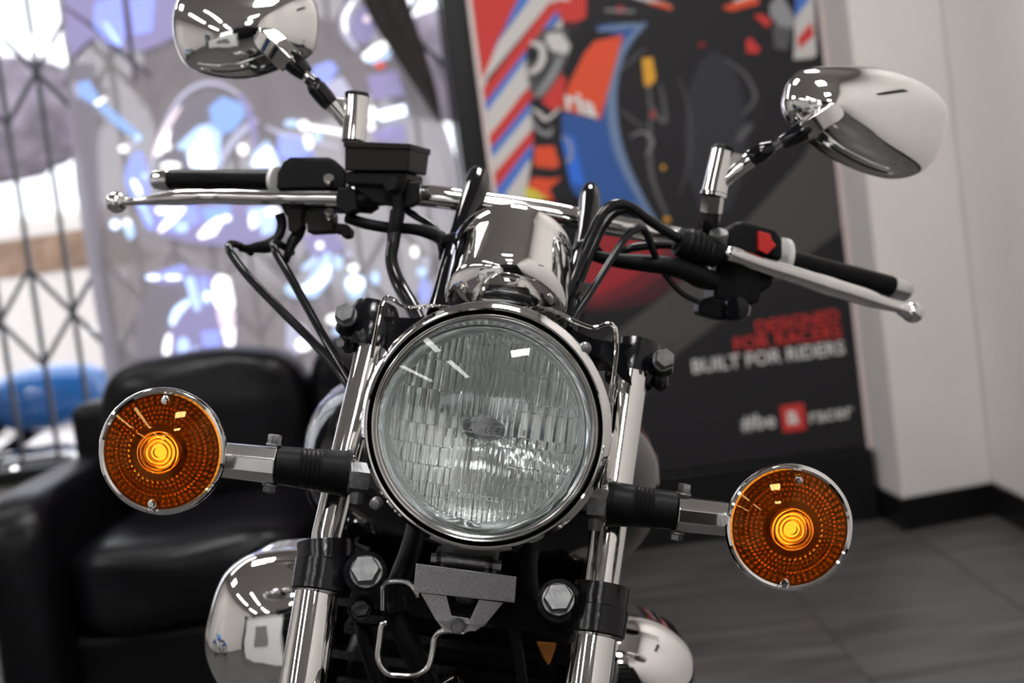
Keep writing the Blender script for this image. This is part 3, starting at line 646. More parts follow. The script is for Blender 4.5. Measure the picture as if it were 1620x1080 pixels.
# ---- headlight
HC = P(766, 677, 1.095)
HN = (-(cf + cr_ * .085 + cu * .025)).normalized()
HX = (BX - HN * BX.dot(HN)).normalized(); HY = HN.cross(HX).normalized()
if HY.dot(cu) < 0: HY = -HY
def HP(x, y, h): return HC + HX * x + HY * y + HN * h
g = G(); g.lathe(HC, HN, [(0, -.145), (.035, -.142), (.066, -.122), (.086, -.088), (.0945, -.05), (.0965, -.022), (.0962, -.014)], 96, ref=HX)
hl = build('headlight', g, chrome, bike, 'round chrome headlight with a fluted clear lens')
g = G(); g.lathe(HC, HN, [(.0955, -.020), (.0972, -.017), (.0978, -.012), (.0972, -.007), (.0952, -.0045), (.0945, -.001), (.0925, .0018), (.0912, .0010), (.0905, -.0035), (.0905, -.012)], 128, ref=HX)
build('headlight_rim', g, chrome, hl)
g = G(); g.lathe(HC, HN, [(.0912, -.010), (.086, -.012), (.085, -.004)], 96, ref=HX); build('rubber_gap', g, matteb, hl)
g = G(); g.lathe(HC, HN, [(.0882, -.011), (.0885, -.001), (.0878, .0020), (.0868, .0030), (.0858, .0022), (.0852, .0006), (.0842, .0016), (.0832, .0008), (.0830, -.004)], 128, ref=HX)
build('retaining_ring', g, chrome_s, hl)
LR = .0832
def dome(r): return .0105 * (1 - (r / LR) ** 2) - .001
def flut(x, y):
    """thickness added on the inside of the lens: blocks of upright flutes"""
    r = math.hypot(x, y)
    if r > .0722: return None
    X, Y = x * 1000, y * 1000
    if abs(X) < 22: p = 4.1
    elif Y > 47 and abs(X) < 42: p = 4.9
    elif Y > 24: p = 8.6 if abs(X) > 38 else 5.2
    elif Y > -3: p = 9.2
    elif Y > -19: p = 7.2
    elif Y > -34: p = 7.6
    elif Y > -48: p = 6.2
    else: p = 5.4
    ys = [70, 58 if abs(X) < 22 else 47, 24, -3, -19, -34, -48, -58, -80]
    if X > 22: ys = [70, 44, 17, -10, -26, -40, -52, -62, -80]
    if abs(X) < 22: ys = [70, 62, 47, 8, -52, -80]
    t = (X / p) % 1.0
    a = .27 * p * (1 - (2 * t - 1) ** 2)
    # gentle vertical tilt within a block gives the horizontal steps
    for q in range(len(ys) - 1):
        if ys[q] >= Y > ys[q + 1]:
            v = (Y - ys[q + 1]) / (ys[q] - ys[q + 1]); a += .55 * v + .25 * (1 - (2 * v - 1) ** 2)
            break
    if abs(X) < 16.5 and abs(Y + 0) < 9.5 * math.sqrt(max(0, 1 - (X / 19) ** 2)): 
        a = .9 if abs(Y) < 3.6 else .5 + .25 * (1 - (2 * ((X / 1.15) % 1) - 1) ** 2)
    return a / 1000
g = G()
g.lathe(HC, HN, [(LR, -.003)] + [(LR * math.cos(math.radians(a)) if False else LR * (1 - a / 24), dome(LR * (1 - a / 24))) for a in range(0, 25)], 120, ref=HX)
n = 300; hs = .0735; idx = {}
for j in range(n + 1):
    for i in range(n + 1):
        x = -hs + 2 * hs * i / n; y = -hs + 2 * hs * j / n; r = math.hypot(x, y)
        if r > .0735: continue
        a = flut(x, y); a = 0 if a is None else a
        idx[i, j] = len(g.v); g.v.append(HP(x, y, dome(r) - .0042 - a))
for j in range(n):
    for i in range(n):
        q = [(i, j), (i, j + 1), (i + 1, j + 1), (i + 1, j)]
        if all(k_ in idx for k_ in q): g.f.append(tuple(idx[k_] for k_ in q)); g.m.append(0)
g.lathe(HC, HN, [(.0731, dome(.0731) - .0042), (.0745, dome(.0745) - .0050), (.0785, dome(.0785) - .0046), (LR - .0004, -.0032)], 120, ref=HX)
lens = build('headlight_lens', g, lensg, hl, 'clear fluted glass lens', sharp=50, normals=False)
# toothed ring moulded round the lower left edge of the glass
g = G()
for a in range(168, 292, 1):
    for off in (0, .5):
        t = math.radians(a + off); c_, s_ = math.cos(t), math.sin(t)
        for rr in ((.0750,) if off else (.0750,)):
            p0 = HP(rr * c_, rr * s_, dome(rr) + .0001); rad = HX * c_ + HY * s_; tg = HX * -s_ + HY * c_
            g.box(p0 - HN * .0004, tg * .00022, HN * .0004, rad * .0016)
build('moulded_teeth', g, lensg, hl, smooth=False)['kind'] = 'stuff'
zf = lambda cx, cy: (lambda x, y: dome(math.hypot(x + cx, y + cy)) - .0001)
for body, cx, cy, size, sp in (('MOTORCYCLE', 0.0, -.0545, .0052, 1.15), ('HALOGEN', .000, -.0145, .0042, 1.1), ('-4', .001, -.0215, .0042, 1), ('3-23', .0005, -.0268, .0048, 1.2), ('35', -.015, -.0185, .0042, 1.1), ('AUTEC', 0, -.0022, .0060, 1.25), ('SAE DOT', .004, .0655, .0045, 1.1)):
    g = G(); addtext_on(g, body, HP(cx, cy, 0), HX, HY, HN, size, .01, .05, sp, zf(cx, cy)); build('lettering', g, frostg, hl, smooth=False)
cx, cy = 0.0, -.0672
g = G(); addtext_on(g, 'HARLEY-DAVIDSON', HP(cx, cy, 0), HX, HY, HN, .0054, .01, .05, 1.0, zf(cx, cy), arc=.075); build('lettering', g, frostg, hl, smooth=False)
g = G()
for rr in (.0620, .0700):
    g.tube([HP(rr * math.cos(math.radians(a)), rr * math.sin(math.radians(a)), dome(rr)) for a in range(250, 291, 2)], .00035, 6)
for s in (-1, 1):
    g.tube([HP(.0175 * math.cos(t) * 1.0, s * .0098 * math.sin(t), dome(.017) + .0002) for t in [math.radians(a) for a in range(0, 181, 8)]], .0003, 6)
    g.tube([HP(-.0165, s * .0036, dome(.016) + .0002), HP(.0165, s * .0036, dome(.016) + .0002)], .00025, 6)
for pts in ([(-70, 24), (-42, 24)], [(-41, 47), (-22, 47)], [(-22, 47), (38, 47)], [(-72, -3), (-24, -3)], [(-70, -19), (-24, -19)], [(-64, -34), (-24, -34)], [(-54, -48), (-24, -48)], [(24, 17), (72, 17)], [(24, -10), (72, -10)], [(24, -26), (68, -26)], [(22, -40), (60, -40)], [(-24, -52), (48, -52)]):
    (xa_, y_), (xb_, _) = pts
    g.tube([HP(xa_ / 1000 + (xb_ - xa_) / 8000 * i, y_ / 1000, dome(math.hypot(xa_ / 1000 + (xb_ - xa_) / 8000 * i, y_ / 1000)) - .0048) for i in range(9)], .00042, 6)
build('moulded_lines', g, lensg, hl)['kind'] = 'stuff'
# mirror bowl
fo = .0455
prof = []
for i in range(0, 33):
    r = .083 * (1 - i / 32) ** 1.0; prof.append((r, -.006 - (.083 ** 2 - r * r) / (4 * fo)))
g = G(); g.lathe(HC, HN, prof, 96, ref=HX); build('reflector_bowl', g, lampr, hl, normals=False)
g = G(); g.lathe(HP(0, 0, -.026), HN, [(0, .008), (.008, .007), (.0105, .004), (.0108, -.010), (.0108, -.034)], 36, ref=HX); build('bulb_shield', g, chrome_d, hl)
for (x, y) in ((925, 551), (594, 797)):
    g = G(); c = P(x, y, 1.099); g.lathe(c, HN, [(.0052, -.006), (.0050, 0), (.0036, .0022), (0, .0030)], 20)
    g.box(c + HN * .003, HX * .0022, HN * .0006, HY * .0005); build('rim_screw', g, zinc, hl)
g = G(); g.poly([P(x, y, 1.1) for x, y in [(935, 566), (943, 562), (957, 590), (958, 607), (950, 604)]])
# chrome wire trim over the headlight
g = pxtube([(587, 566, 1.135, 3.4), (593, 533, 1.135, 3.6), (600, 497, 1.135, 3.8), (604, 480, 1.135, 3.8), (612, 471, 1.135, 3.8), (624, 475, 1.13, 3.8), (638, 484, 1.13, 3.6), (658, 486, 1.13, 3.4), (684, 484, 1.15, 3.2), (730, 488, 1.19, 3), (800, 490, 1.19, 3), (850, 487, 1.15, 3.4), (880, 493, 1.13, 3.6), (907, 507, 1.125, 3.8), (938, 518, 1.125, 3.8), (960, 512, 1.125, 3.6), (969, 514, 1.125, 3.6), (974, 524, 1.125, 3.8), (975, 555, 1.13, 3.8), (971, 590, 1.135, 3.6), (968, 625, 1.14, 3.4), (964, 690, 1.16, 3.2)], 10, 6)
build('trim_wire', g, chrome, bike, 'bent chrome wire loop over the headlight')
# side plate on the right of the headlight
# ---- turn signals
def signal(cx, cy, side, screws, bolt):
    C = P(cx, cy, 1.118); n = N; X = BX; Y = -n.cross(X)
    X = (X - n * X.dot(n)).normalized(); Y = n.cross(X).normalized()
    if Y.dot(cu) < 0: Y = -Y
    g = G(); g.lathe(C, n, [(0, -.048), (.018, -.047), (.034, -.038), (.0445, -.024), (.0485, -.010), (.0500, 0), (.0500, .004), (.0488, .0068), (.0470, .0076), (.0452, .0064), (.0448, .003)], 96)
    hs_ = build('turn_signal', g, chrome, bike, 'round chrome turn signal with amber lens on the %s side' % side)
    LRR = .0450
    def dm(r): return .0065 + .0105 * (1 - (r / LRR) ** 2)
    def back(r, t):
        z = dm(r) - .0028
        if r < .0165: z += .00085 * (1 - abs(2 * ((r / .0031) % 1) - 1)) - .0008
        elif r < .0215: z += 0
        elif r < .036:
            z += -.0021 * (.5 - .5 * math.cos(2 * math.pi * (r - .0215) / .0036)) * (.5 - .5 * math.cos(t * (36 + 12 * int((r - .0215) / .0036))))
        elif r < .0435:
            z += -.0028 * (.5 - .5 * math.cos(2 * math.pi * (r - .036) / .0037)) * (.6 - .4 * math.cos(t * 52))
        return z
    g = G()
    g.lathe(C, n, [(LRR, .003)] + [(LRR * (1 - i / 20), dm(LRR * (1 - i / 20)) + (.00035 * math.cos(2 * math.pi * LRR * (1 - i / 20) / .0031) if 0 else 0)) for i in range(21)], 96)
    for rr in (.0075, .0105, .0135, .0160):
        g.lathe(C, n, [(rr - .0007, dm(rr) - .0003), (rr, dm(rr) + .00018), (rr + .0007, dm(rr) - .0003)], 72)
    nr, nt = 90, 432; k0 = len(g.v)
    for i in range(nr + 1):
        r = LRR * .985 * i / nr
        for j in range(nt):
            t = 2 * math.pi * j / nt; g.v.append(C + X * (r * math.cos(t)) + Y * (r * math.sin(t)) + n * back(r, t))
    for i in range(nr):
        for j in range(nt):
            k_ = (j + 1) % nt; a = k0 + i * nt; g.f.append((a + j, a + nt + j, a + nt + k_, a + k_)); g.m.append(0)
    build('amber_lens', g, amberg, hs_, 'amber plastic lens with moulded rings', normals=False)
    g = G(); g.lathe(C, n, [(.0445, .003), (.040, -.012), (.030, -.026), (.018, -.035), (0, -.038)], 64); build('reflector_bowl', g, reflm, hs_, normals=False)
    g = G(); g.ell(C - n * .010, X * .0080, Y * .0080, n * .012, 24, 14); build('bulb', g, bulb_e, hs_, 'lit amber bulb')
    g = G(); g.lathe(C - n * .038, n, [(.009, 0), (.009, .017), (.006, .019)], 20); build('bulb_socket', g, zinc, hs_)
    for sx_, sy_ in screws:
        c = P(sx_, sy_, 1.108); g = G(); g.lathe(c, n, [(.0042, -.006), (.0040, -.0005), (.0028, .0012), (0, .0018)], 18)
        for d_ in (X, Y): g.box(c + n * .0016, d_ * .0019, n * .0005, (Y if d_ is X else X) * .0004)
        build('lens_screw', g, alu, hs_)
    return hs_
sL = signal(258.5, 713, 'left', [(261, 633), (240, 796)], None)
sR = signal(1247, 833, 'right', [(1264, 760), (1242, 921)], None)
def stalk(pts, rubber_pts, nut, bolt_t, bolt_b, flange):
    g = G(); q = [P(a, b, d) for a, b, d, r in pts]
    g.tube(q, [px2m(r, d) for a, b, d, r in pts], 8, phase=math.pi / 8, ref=BZ); st = build('signal_stalk', g, chrome_s, bike, sharp=30, bevel=.0012)
    n = 34; g = G(); a = rubber_pts[0]; b = rubber_pts[1]; qq = []; rr = []
    for i in range(n + 1):
        t = i / n; r = a[3] + (b[3] - a[3]) * t
        if .32 < t < .62 and i % 2 == 0: r *= .955
        if t > .93: r *= 1.05
        qq.append(P(a[0] + (b[0] - a[0]) * t, a[1] + (b[1] - a[1]) * t, a[2] + (b[2] - a[2]) * t)); rr.append(px2m(r, a[2]))
    g.tube(qq, rr, 28); build('rubber_mount', g, rubber, st)
    ax = (qq[-1] - qq[0]).normalized()
    g = G(); g.lathe(P(*flange), ax, [(0, -.002), (.0155, -.002), (.0175, 0), (.0155, .003), (0, .003)], 28, ref=BZ); build('flange', g, chrome, st)
    c = P(*nut); g = G(); g.lathe(c - ax * .008, ax, [(0, 0), (.0125, 0), (.0135, .002), (.0135, .015), (0, .017)], 6, ref=BZ); g.lathe(c, -BZ, [(0, 0), (.006, .010), (.0055, .020), (0, .021)], 10); build('nut', g, zinc, st, sharp=25)
    for (x, y, d), s, h in ((bolt_t, 1, .009), (bolt_b, -1, .007)):
        build('clamp_bolt', hexbolt(P(x, y, d), BZ * s, .0056, h), zinc, st, sharp=25)
stalk([(352, 727, 1.15, 29), (438, 736, 1.15, 30.5)], [(434, 735, 1.152, 30), (552, 749, 1.165, 37)], (568, 757, 1.15), (433, 705, 1.15), (427, 765, 1.15), (554, 750, 1.16))
stalk([(1150, 821, 1.15, 28), (1070, 812, 1.15, 29)], [(1074, 808, 1.152, 29.5), (963, 796, 1.165, 36)], (946, 799, 1.15), (1081, 783, 1.15), (1071, 841, 1.15), (960, 797, 1.16))

# ---- forks
def fx_l(y): return 529 - .237 * (y - 800) if y < 885 else 517 - .171 * (y - 880)
def fx_r(y): return 954 - .135 * (y - 904)
def fd(y): return 1.235 - (y - 540) * .00016
for fx, side, y1, y2 in ((fx_l, 'left', 548, 1250), (fx_r, 'right', 590, 1250)):
    g = G(); m_ = 870 if side == 'left' else 930
    ys = [y1 + (m_ + 20 - y1) * i / 8 for i in range(9)]
    g.tube([P(fx(y), y, fd(y)) for y in ys], [px2m(25 if side == 'left' else 28.5, fd(y)) for y in ys], 48); fl = build('fork_leg', g, chrome, bike, 'chrome fork leg on the %s side' % side)
    a = P(fx(m_), m_, fd(m_) + .002); b = P(fx(y2), y2, fd(y2)); dirn = (b - a)
    g = G(); g.tube([a, a + dirn * .5, b, a + dirn * 1.6], [.0178, .0192, .0205, .0210], 48); build('fork_tube', g, chrome, fl)
    g = G(); g.tube([a + dirn * 1.55, a + dirn * 2.6], [.024, .022], 32); build('fork_slider', g, alu, fl)
FD = (P(fx_l(1250), 1250, fd(1250)) - P(fx_l(870), 870, fd(870))).normalized()
# lower clamp rings and bar
tr = G()
for fx, ya, yb, ym in ((fx_l, 858, 935, 887), (fx_r, 926, 1003, 960)):
    c = [P(fx(y), y, fd(y)) for y in (ya, ym, ym + 2, yb, yb + 3)]
    tr.tube(c, [px2m(46, 1.17), px2m(46, 1.17), px2m(49, 1.17), px2m(48, 1.17), px2m(45, 1.17)], 44)
tr.hexa([P(x, y, 1.172) for x, y in [(560, 985), (560, 905), (640, 925), (860, 950), (905, 965), (905, 1020), (850, 1000), (640, 965)]], [P(x, y, 1.245) for x, y in [(560, 985), (560, 905), (640, 925), (860, 950), (905, 965), (905, 1020), (850, 1000), (640, 965)]])
tr.tube([P(578, 905, 1.185), P(578, 905, 1.155)], px2m(34, 1.17), 28); tr.tube([P(884, 950, 1.185), P(884, 950, 1.155)], px2m(34, 1.17), 28)
tr.tube([P(565, 975, 1.17), P(610, 978, 1.17)], px2m(13, 1.17), 6)
low = build('lower_fork_clamp', tr, bmetal, bike, 'black painted lower fork clamp')
for x, y in ((580, 903), (883, 947)):
    ax = (N * .82 - BX * .05 - BZ * -.32).normalized()
    build('clamp_bolt', hexbolt(P(x, y + 2, 1.15), ax, .0122, .014, phase=.2), zinc, low, sharp=25)
build('clamp_nut', hexbolt(P(571, 966, 1.162), (N * .8 + BZ * .4), .0075, .008), bmetal, low)
# upper clamp
g = G()
g.tube([P(1004, 548, 1.25), P(1003, 560, 1.247), P(996, 596, 1.240), P(994, 606, 1.238)], [px2m(40, 1.25), px2m(42, 1.25), px2m(42, 1.24), px2m(38, 1.24)], 44)
g.tube([P(596, 484, 1.25), P(592, 500, 1.247), P(586, 535, 1.242), P(583, 552, 1.240)], [px2m(34, 1.25), px2m(42, 1.25), px2m(44, 1.24), px2m(40, 1.24)], 44)
bar = [(590, 500), (700, 505), (870, 525), (1000, 545), (1000, 590), (860, 580), (700, 560), (590, 545)]
g.hexa([P(x, y, 1.225) for x, y in bar], [P(x, y, 1.28) for x, y in bar])
for pts in ([(1035, 575, 1.24, 15), (1047, 572, 1.225, 17), (1048, 585, 1.23, 17)], [(1040, 590, 1.235, 14), (1044, 606, 1.235, 14), (1038, 616, 1.235, 9)], [(565, 505, 1.24, 17), (552, 506, 1.225, 16), (546, 522, 1.23, 16)], [(562, 525, 1.24, 16), (550, 535, 1.235, 14), (556, 552, 1.24, 12)]):
    pxtube(pts, 16, 5, g)
g.prism([(905, 520), (990, 560), (1000, 610), (985, 600), (960, 570), (900, 545)], 1.19, .03)
up = build('upper_fork_clamp', g, bmetal, bike, 'black painted upper fork clamp', sharp=50)
for x, y in ((1048, 571), (548, 500)):
    ax = (N * .86 + BZ * .28 + BX * (.1 if x > 800 else -.1)).normalized(); build('clamp_bolt', hexbolt(P(x, y, 1.215), ax, .0088, .011, phase=.5), zinc, up, sharp=25)
g = G(); g.tube([P(542, 540, 1.23), P(538, 542, 1.225)], px2m(7, 1.23), 14); build('clamp_stud', g, zinc, up)

# ---- centre mount, bracket and wire loop
g = G(); f4 = [(654, 936), (814, 953), (817, 912), (658, 891)]
g.hexa([P(x, y, 1.128) for x, y in f4], [P(x, y, 1.131) for x, y in f4])
g.hexa([P(x, y, 1.128) for x, y in [(658, 891), (817, 912), (817, 914), (658, 894)]], [P(x, y, 1.165) for x, y in [(658, 891), (817, 912), (817, 914), (658, 894)]])
g.hexa([P(x, y, 1.128) for x, y in [(814, 953), (817, 912), (815, 912), (812, 953)]], [P(x, y, 1.16) for x, y in [(814, 953), (817, 912), (815, 912), (812, 953)]])
for q in ([(665, 937), (706, 942), (716, 980), (731, 999), (708, 999), (689, 980)], [(758, 948), (796, 953), (766, 990), (735, 1001), (728, 991), (742, 983)], [(711, 973), (742, 978), (744, 986), (712, 983)], [(689, 979), (766, 988), (752, 998), (702, 998)]):
    g.hexa([P(x, y, 1.132) for x, y in q], [P(x, y, 1.136) for x, y in q])
br = build('cable_bracket', g, chrome_d, bike, 'folded dusty chrome bracket plate below the headlight', smooth=False, bevel=.0006)
build('bracket_bolt', hexbolt(P(724, 990, 1.13), N, .0055, .006), zinc, br, sharp=25)
g = pxtube([(612, 985, 1.14, 4.6), (604, 988, 1.14, 4.6), (600, 1015, 1.14, 4.6), (598, 1043, 1.14, 4.6), (612, 1064, 1.14, 4.6), (635, 1068, 1.14, 4.6), (657, 1067, 1.14, 4.6), (677, 1054, 1.14, 4.6), (684, 1030, 1.14, 4.6), (687, 1010, 1.14, 4.6), (695, 1000, 1.138, 4.6), (712, 997, 1.136, 4.6), (735, 999, 1.136, 4.6)], 12, 6)
build('cable_guide', g, chrome_s, bike, 'bent chrome wire cable guide loop')
g = pxtube([(605, 965, 1.15, 3.4), (605, 945, 1.15, 3.4), (606, 926, 1.15, 3.6), (615, 920, 1.148, 4), (630, 919, 1.146, 4), (645, 922, 1.142, 4), (656, 932, 1.138, 4), (661, 944, 1.138, 3)], 10, 6)
build('cable_guide', g, chrome_s, bike)
g = G(); g.tube([P(682, 882, 1.155), P(703, 884, 1.155)], px2m(8, 1.15), 6); g.tube([P(703, 884, 1.155), P(768, 892, 1.155)], px2m(12, 1.15), 20); g.tube([P(768, 892, 1.155), P(793, 895, 1.155)], px2m(9, 1.15), 6)
g.prism([(690, 872), (785, 880), (778, 900), (700, 892)], 1.175, .03)
mt = build('headlight_mount', g, zinc, bike, 'grey steel headlight pivot with bolts'); 
for a in ((694, 883), (776, 893)):
    g = G(); g.tube([P(a[0] - 3, a[1], 1.152), P(a[0] + 3, a[1], 1.152)], px2m(13, 1.15), 22); build('washer', g, bmetal, mt)

# ---- hoses and cables
def cable(name, pts, m=cablem, label=None, n=8, seg=12):
    g = pxtube(pts, seg, n); return build(name, g, m, bike, label)
cable('hose', [(668, 700, 1.30, 15), (660, 820, 1.24, 16), (648, 875, 1.215, 17), (628, 930, 1.20, 17), (630, 975, 1.195, 18), (645, 1015, 1.195, 19), (668, 1060, 1.20, 19), (690, 1120, 1.21, 19)], rubber)
cable('hose', [(560, 960, 1.22, 12), (572, 985, 1.215, 12), (580, 1020, 1.21, 13), (600, 1080, 1.21, 13), (610, 1120, 1.21, 13)], rubber)
cable('hose', [(806, 935, 1.20, 9), (808, 960, 1.18, 9), (816, 1010, 1.18, 9), (826, 1080, 1.18, 9), (830, 1120, 1.18, 9)], rubber)
cable('hose', [(838, 870, 1.30, 16), (832, 900, 1.29, 18), (838, 945, 1.285, 16), (850, 990, 1.285, 14)], rubber)
cable('control_cable', [(398, 400, 1.39, 5.6), (378, 388, 1.37, 6), (364, 386, 1.345, 6.4), (364, 398, 1.33, 6.6), (392, 436, 1.32, 6.8), (440, 486, 1.30, 7), (490, 536, 1.28, 7), (535, 585, 1.25, 7.4), (562, 630, 1.23, 7.4), (590, 700, 1.24, 7)], label='black control cable arching furthest out on the left')
cable('control_cable', [(462, 400, 1.39, 5.6), (446, 388, 1.37, 6), (434, 385, 1.345, 6.4), (436, 398, 1.33, 6.8), (456, 432, 1.32, 7), (484, 482, 1.30, 7), (512, 532, 1.28, 7), (542, 582, 1.25, 7.4), (566, 625, 1.23, 7.4), (595, 690, 1.24, 7)])
cable('control_cable', [(1075, 378, 1.34, 8), (1043, 359, 1.33, 8), (1020, 343, 1.32, 8), (1003, 330, 1.315, 8), (985, 323, 1.31, 8.4), (966, 326, 1.305, 8.4), (950, 342, 1.30, 8), (934, 374, 1.295, 8), (918, 412, 1.29, 8), (903, 448, 1.28, 8), (888, 486, 1.26, 8), (878, 520, 1.25, 8)])
cable('control_cable', [(1010, 340, 1.345, 6), (992, 332, 1.34, 6.6), (972, 338, 1.335, 7), (956, 356, 1.33, 7), (943, 382, 1.32, 7), (930, 412, 1.31, 7), (918, 444, 1.30, 7), (904, 478, 1.28, 7), (892, 520, 1.27, 7)])
cable('control_cable', [(902, 520, 1.24, 6), (912, 497, 1.25, 6), (930, 470, 1.26, 6), (946, 444, 1.27, 6), (966, 412, 1.28, 6), (985, 382, 1.29, 6), (1000, 365, 1.30, 6.4), (1015, 361, 1.31, 6.4), (1025, 374, 1.32, 6.2), (1033, 396, 1.33, 6), (1046, 424, 1.34, 5), (1062, 447, 1.345, 4.6), (1082, 466, 1.35, 4.4), (1106, 478, 1.36, 4.4)], label='thin black cable looping in front of the right handlebar')
cable('control_cable', [(896, 410, 1.32, 4), (918, 385, 1.33, 5), (940, 388, 1.34, 5), (952, 402, 1.35, 5), (962, 412, 1.36, 5), (975, 404, 1.36, 5), (1000, 392, 1.36, 7), (1050, 388, 1.37, 6), (1080, 392, 1.38, 5)])
cable('wiring_loom', [(930, 402, 1.34, 8), (955, 408, 1.34, 10), (985, 413, 1.34, 12), (1020, 416, 1.34, 14), (1055, 420, 1.34, 15), (1085, 428, 1.345, 16), (1108, 438, 1.35, 18), (1128, 444, 1.36, 16)], rubber, label='thick black taped wiring loom under the right handlebar')
cable('wiring_loom', [(550, 345, 1.37, 9), (580, 354, 1.36, 9), (615, 360, 1.36, 9), (650, 362, 1.35, 9), (680, 368, 1.345, 11), (698, 378, 1.34, 11), (700, 396, 1.33, 7), (698, 410, 1.32, 4)], rubber)
cable('control_cable', [(635, 328, 1.36, 5), (655, 340, 1.36, 6), (680, 355, 1.35, 6), (697, 374, 1.34, 6), (700, 392, 1.33, 6), (697, 408, 1.33, 4)])
cable('control_cable', [(442, 338, 1.38, 8), (446, 355, 1.38, 8), (440, 374, 1.375, 8), (426, 388, 1.37, 11), (408, 391, 1.37, 9), (394, 393, 1.37, 7), (380, 392, 1.375, 6)], rubber)
cable('control_cable', [(476, 355, 1.38, 10), (470, 372, 1.38, 10), (462, 384, 1.375, 9), (456, 400, 1.37, 7), (452, 412, 1.36, 6)], rubber)
# brake hose
bh = cable('brake_hose', [(626, 345, 1.335, 9), (625, 360, 1.333, 11), (622, 385, 1.33, 10.5), (619, 408, 1.325, 10), (624, 432, 1.32, 11), (636, 458, 1.31, 12), (650, 482, 1.29, 12), (664, 510, 1.27, 12)], cablem, 'black brake hose dropping from the reservoir')
g = pxtube([(629, 334, 1.335, 12), (627, 350, 1.333, 12), (624, 364, 1.332, 11), (622, 374, 1.332, 10)], 18, 5); build('hose_sleeve', g, rubber, bh)

# ---- instrument
ax = (cf * math.cos(math.radians(40)) + (BZ) * math.sin(math.radians(40))).normalized()
def Pn(x, y, d): return P(x, y, d)
c0 = P(797, 497, 1.235)
g = G(); g.lathe(c0, ax, [(0, -.004), (.022, -.003), (.036, .000), (.046, .005), (.0515, .0105), (.0535, .0140), (.0542, .0165), (.0542, .066), (.0548, .070), (.0560, .073), (.0560, .086), (.0545, .090), (.050, .090)], 96)
sp = build('speedometer', g, chrome, bike, 'chrome instrument cup above the headlight')
g = G(); g.lathe(c0, ax, [(.051, .088), (0, .089)], 48); build('dial_glass', g, bgloss, sp)
g = pxtube([(770, 466, 1.165, 6), (790, 466, 1.16, 7), (815, 470, 1.16, 7), (838, 476, 1.165, 7)], 12, 4); build('bulb_holder', g, bplas, sp)
g = G(); g.prism([(758, 470), (845, 476), (850, 520), (750, 510)], 1.20, .03); build('instrument_bracket', g, bmetal, bike, bevel=.003)

# ---- handlebar
HB = [(470, 298, 1.41, 15), (560, 300, 1.395, 16), (667, 309, 1.385, 17.5), (732, 317, 1.38, 17.5), (850, 333, 1.38, 17.5), (913, 345, 1.38, 17.5), (966, 356, 1.385, 17.2), (1064, 374, 1.395, 17), (1120, 389, 1.41, 16.5), (1180, 400, 1.43, 16), (1250, 415, 1.45, 15)]
g = pxtube(HB, 28, 8); build('handlebar', g, chrome, bike, 'chrome tube handlebar')
g = pxtube([(900, 380, 1.30, 5), (906, 420, 1.3, 5), (912, 460, 1.29, 5)], 8, 4)
# risers
for nm, pts in (('left', [(758, 271, 1.405, 9), (757, 276, 1.40, 16), (755, 288, 1.39, 20), (750, 306, 1.375, 21), (742, 326, 1.36, 18), (733, 350, 1.345, 16), (722, 385, 1.325, 16), (711, 425, 1.30, 17), (702, 462, 1.28, 18), (694, 500, 1.26, 20)]), ('right', [(935, 295, 1.405, 8), (934, 300, 1.40, 13), (933, 312, 1.39, 16.5), (932, 328, 1.38, 17.5), (929, 348, 1.365, 15), (925, 372, 1.35, 14), (918, 410, 1.325, 15), (908, 455, 1.30, 16), (900, 495, 1.27, 17), (893, 530, 1.255, 18)])):
    g = pxtube(pts, 24, 6)
    rs = build('handlebar_riser', g, bgloss, bike, 'gloss black riser post on the %s' % nm)
g = G(); g.prism([(917, 446), (936, 448), (934, 462), (922, 470), (921, 494), (913, 494), (914, 462)], 1.285, .006); build('cable_clip', g, chrome_s, bike)
g = G(); g.prism([(696, 372), (722, 366), (720, 382), (696, 390)], 1.315, .05); build('cable_strap', g, rubber, bike, bevel=.003)

# ---- left controls
g = pxtube([(270, 283, 1.47, 15.5), (300, 283.5, 1.462, 16), (360, 284, 1.45, 16), (438, 285, 1.43, 16.5)], 26, 4); gl = build('grip', g, rubber, bike)
g = pxtube([(247, 284, 1.478, 14.5), (249, 284, 1.477, 17), (272, 284, 1.47, 17.5), (273, 284, 1.469, 16)], 30, 1); build('grip_end_cap', g, chrome, gl)
g = pxtube([(434, 286, 1.432, 22), (440, 286, 1.43, 23)], 30, 1); build('grip_flange', g, whitep, gl, 'pale collar')
g = G(); g.prism([(436, 300), (438, 272), (447, 256), (458, 248), (524, 248), (540, 262), (548, 272), (548, 300)], 1.375, .075)
g.prism([(440, 300), (548, 300), (548, 330), (528, 330), (484, 328), (480, 346), (455, 346), (446, 330), (440, 322)], 1.38, .06)
swl = build('switch_housing', g, bplas, bike, 'black left switch housing', bevel=.004, smooth=True)
g = G(); g.prism([(484, 332), (528, 334), (528, 366), (486, 368)], 1.365, .035); g.prism([(528, 352), (548, 354), (556, 362), (554, 374), (542, 376), (538, 368), (528, 368)], 1.37, .03); g.prism([(453, 322), (478, 322), (478, 360), (468, 370), (456, 364)], 1.37, .03)
build('brake_light_switch', g, bbrown, swl, bevel=.002)
for x, y in ((520, 284), (521, 337)):
    g = G(); g.lathe(P(x, y, 1.362), (N * .7 + BZ * .5), [(0, .003), (.005, .003), (.0058, 0), (.0058, -.004)], 16); build('screw', g, alu, swl)
g = G(); g.prism([(534, 296), (562, 298), (566, 330), (548, 340), (534, 330)], 1.345, .035); g.tube([P(562, 313, 1.355), P(574, 314, 1.355), P(596, 318, 1.36), P(612, 320, 1.362)], [px2m(12, 1.35), px2m(14, 1.35), px2m(9, 1.35), px2m(5, 1.35)], 18)
build('lever_pivot', g, bplas, bike, bevel=.002)
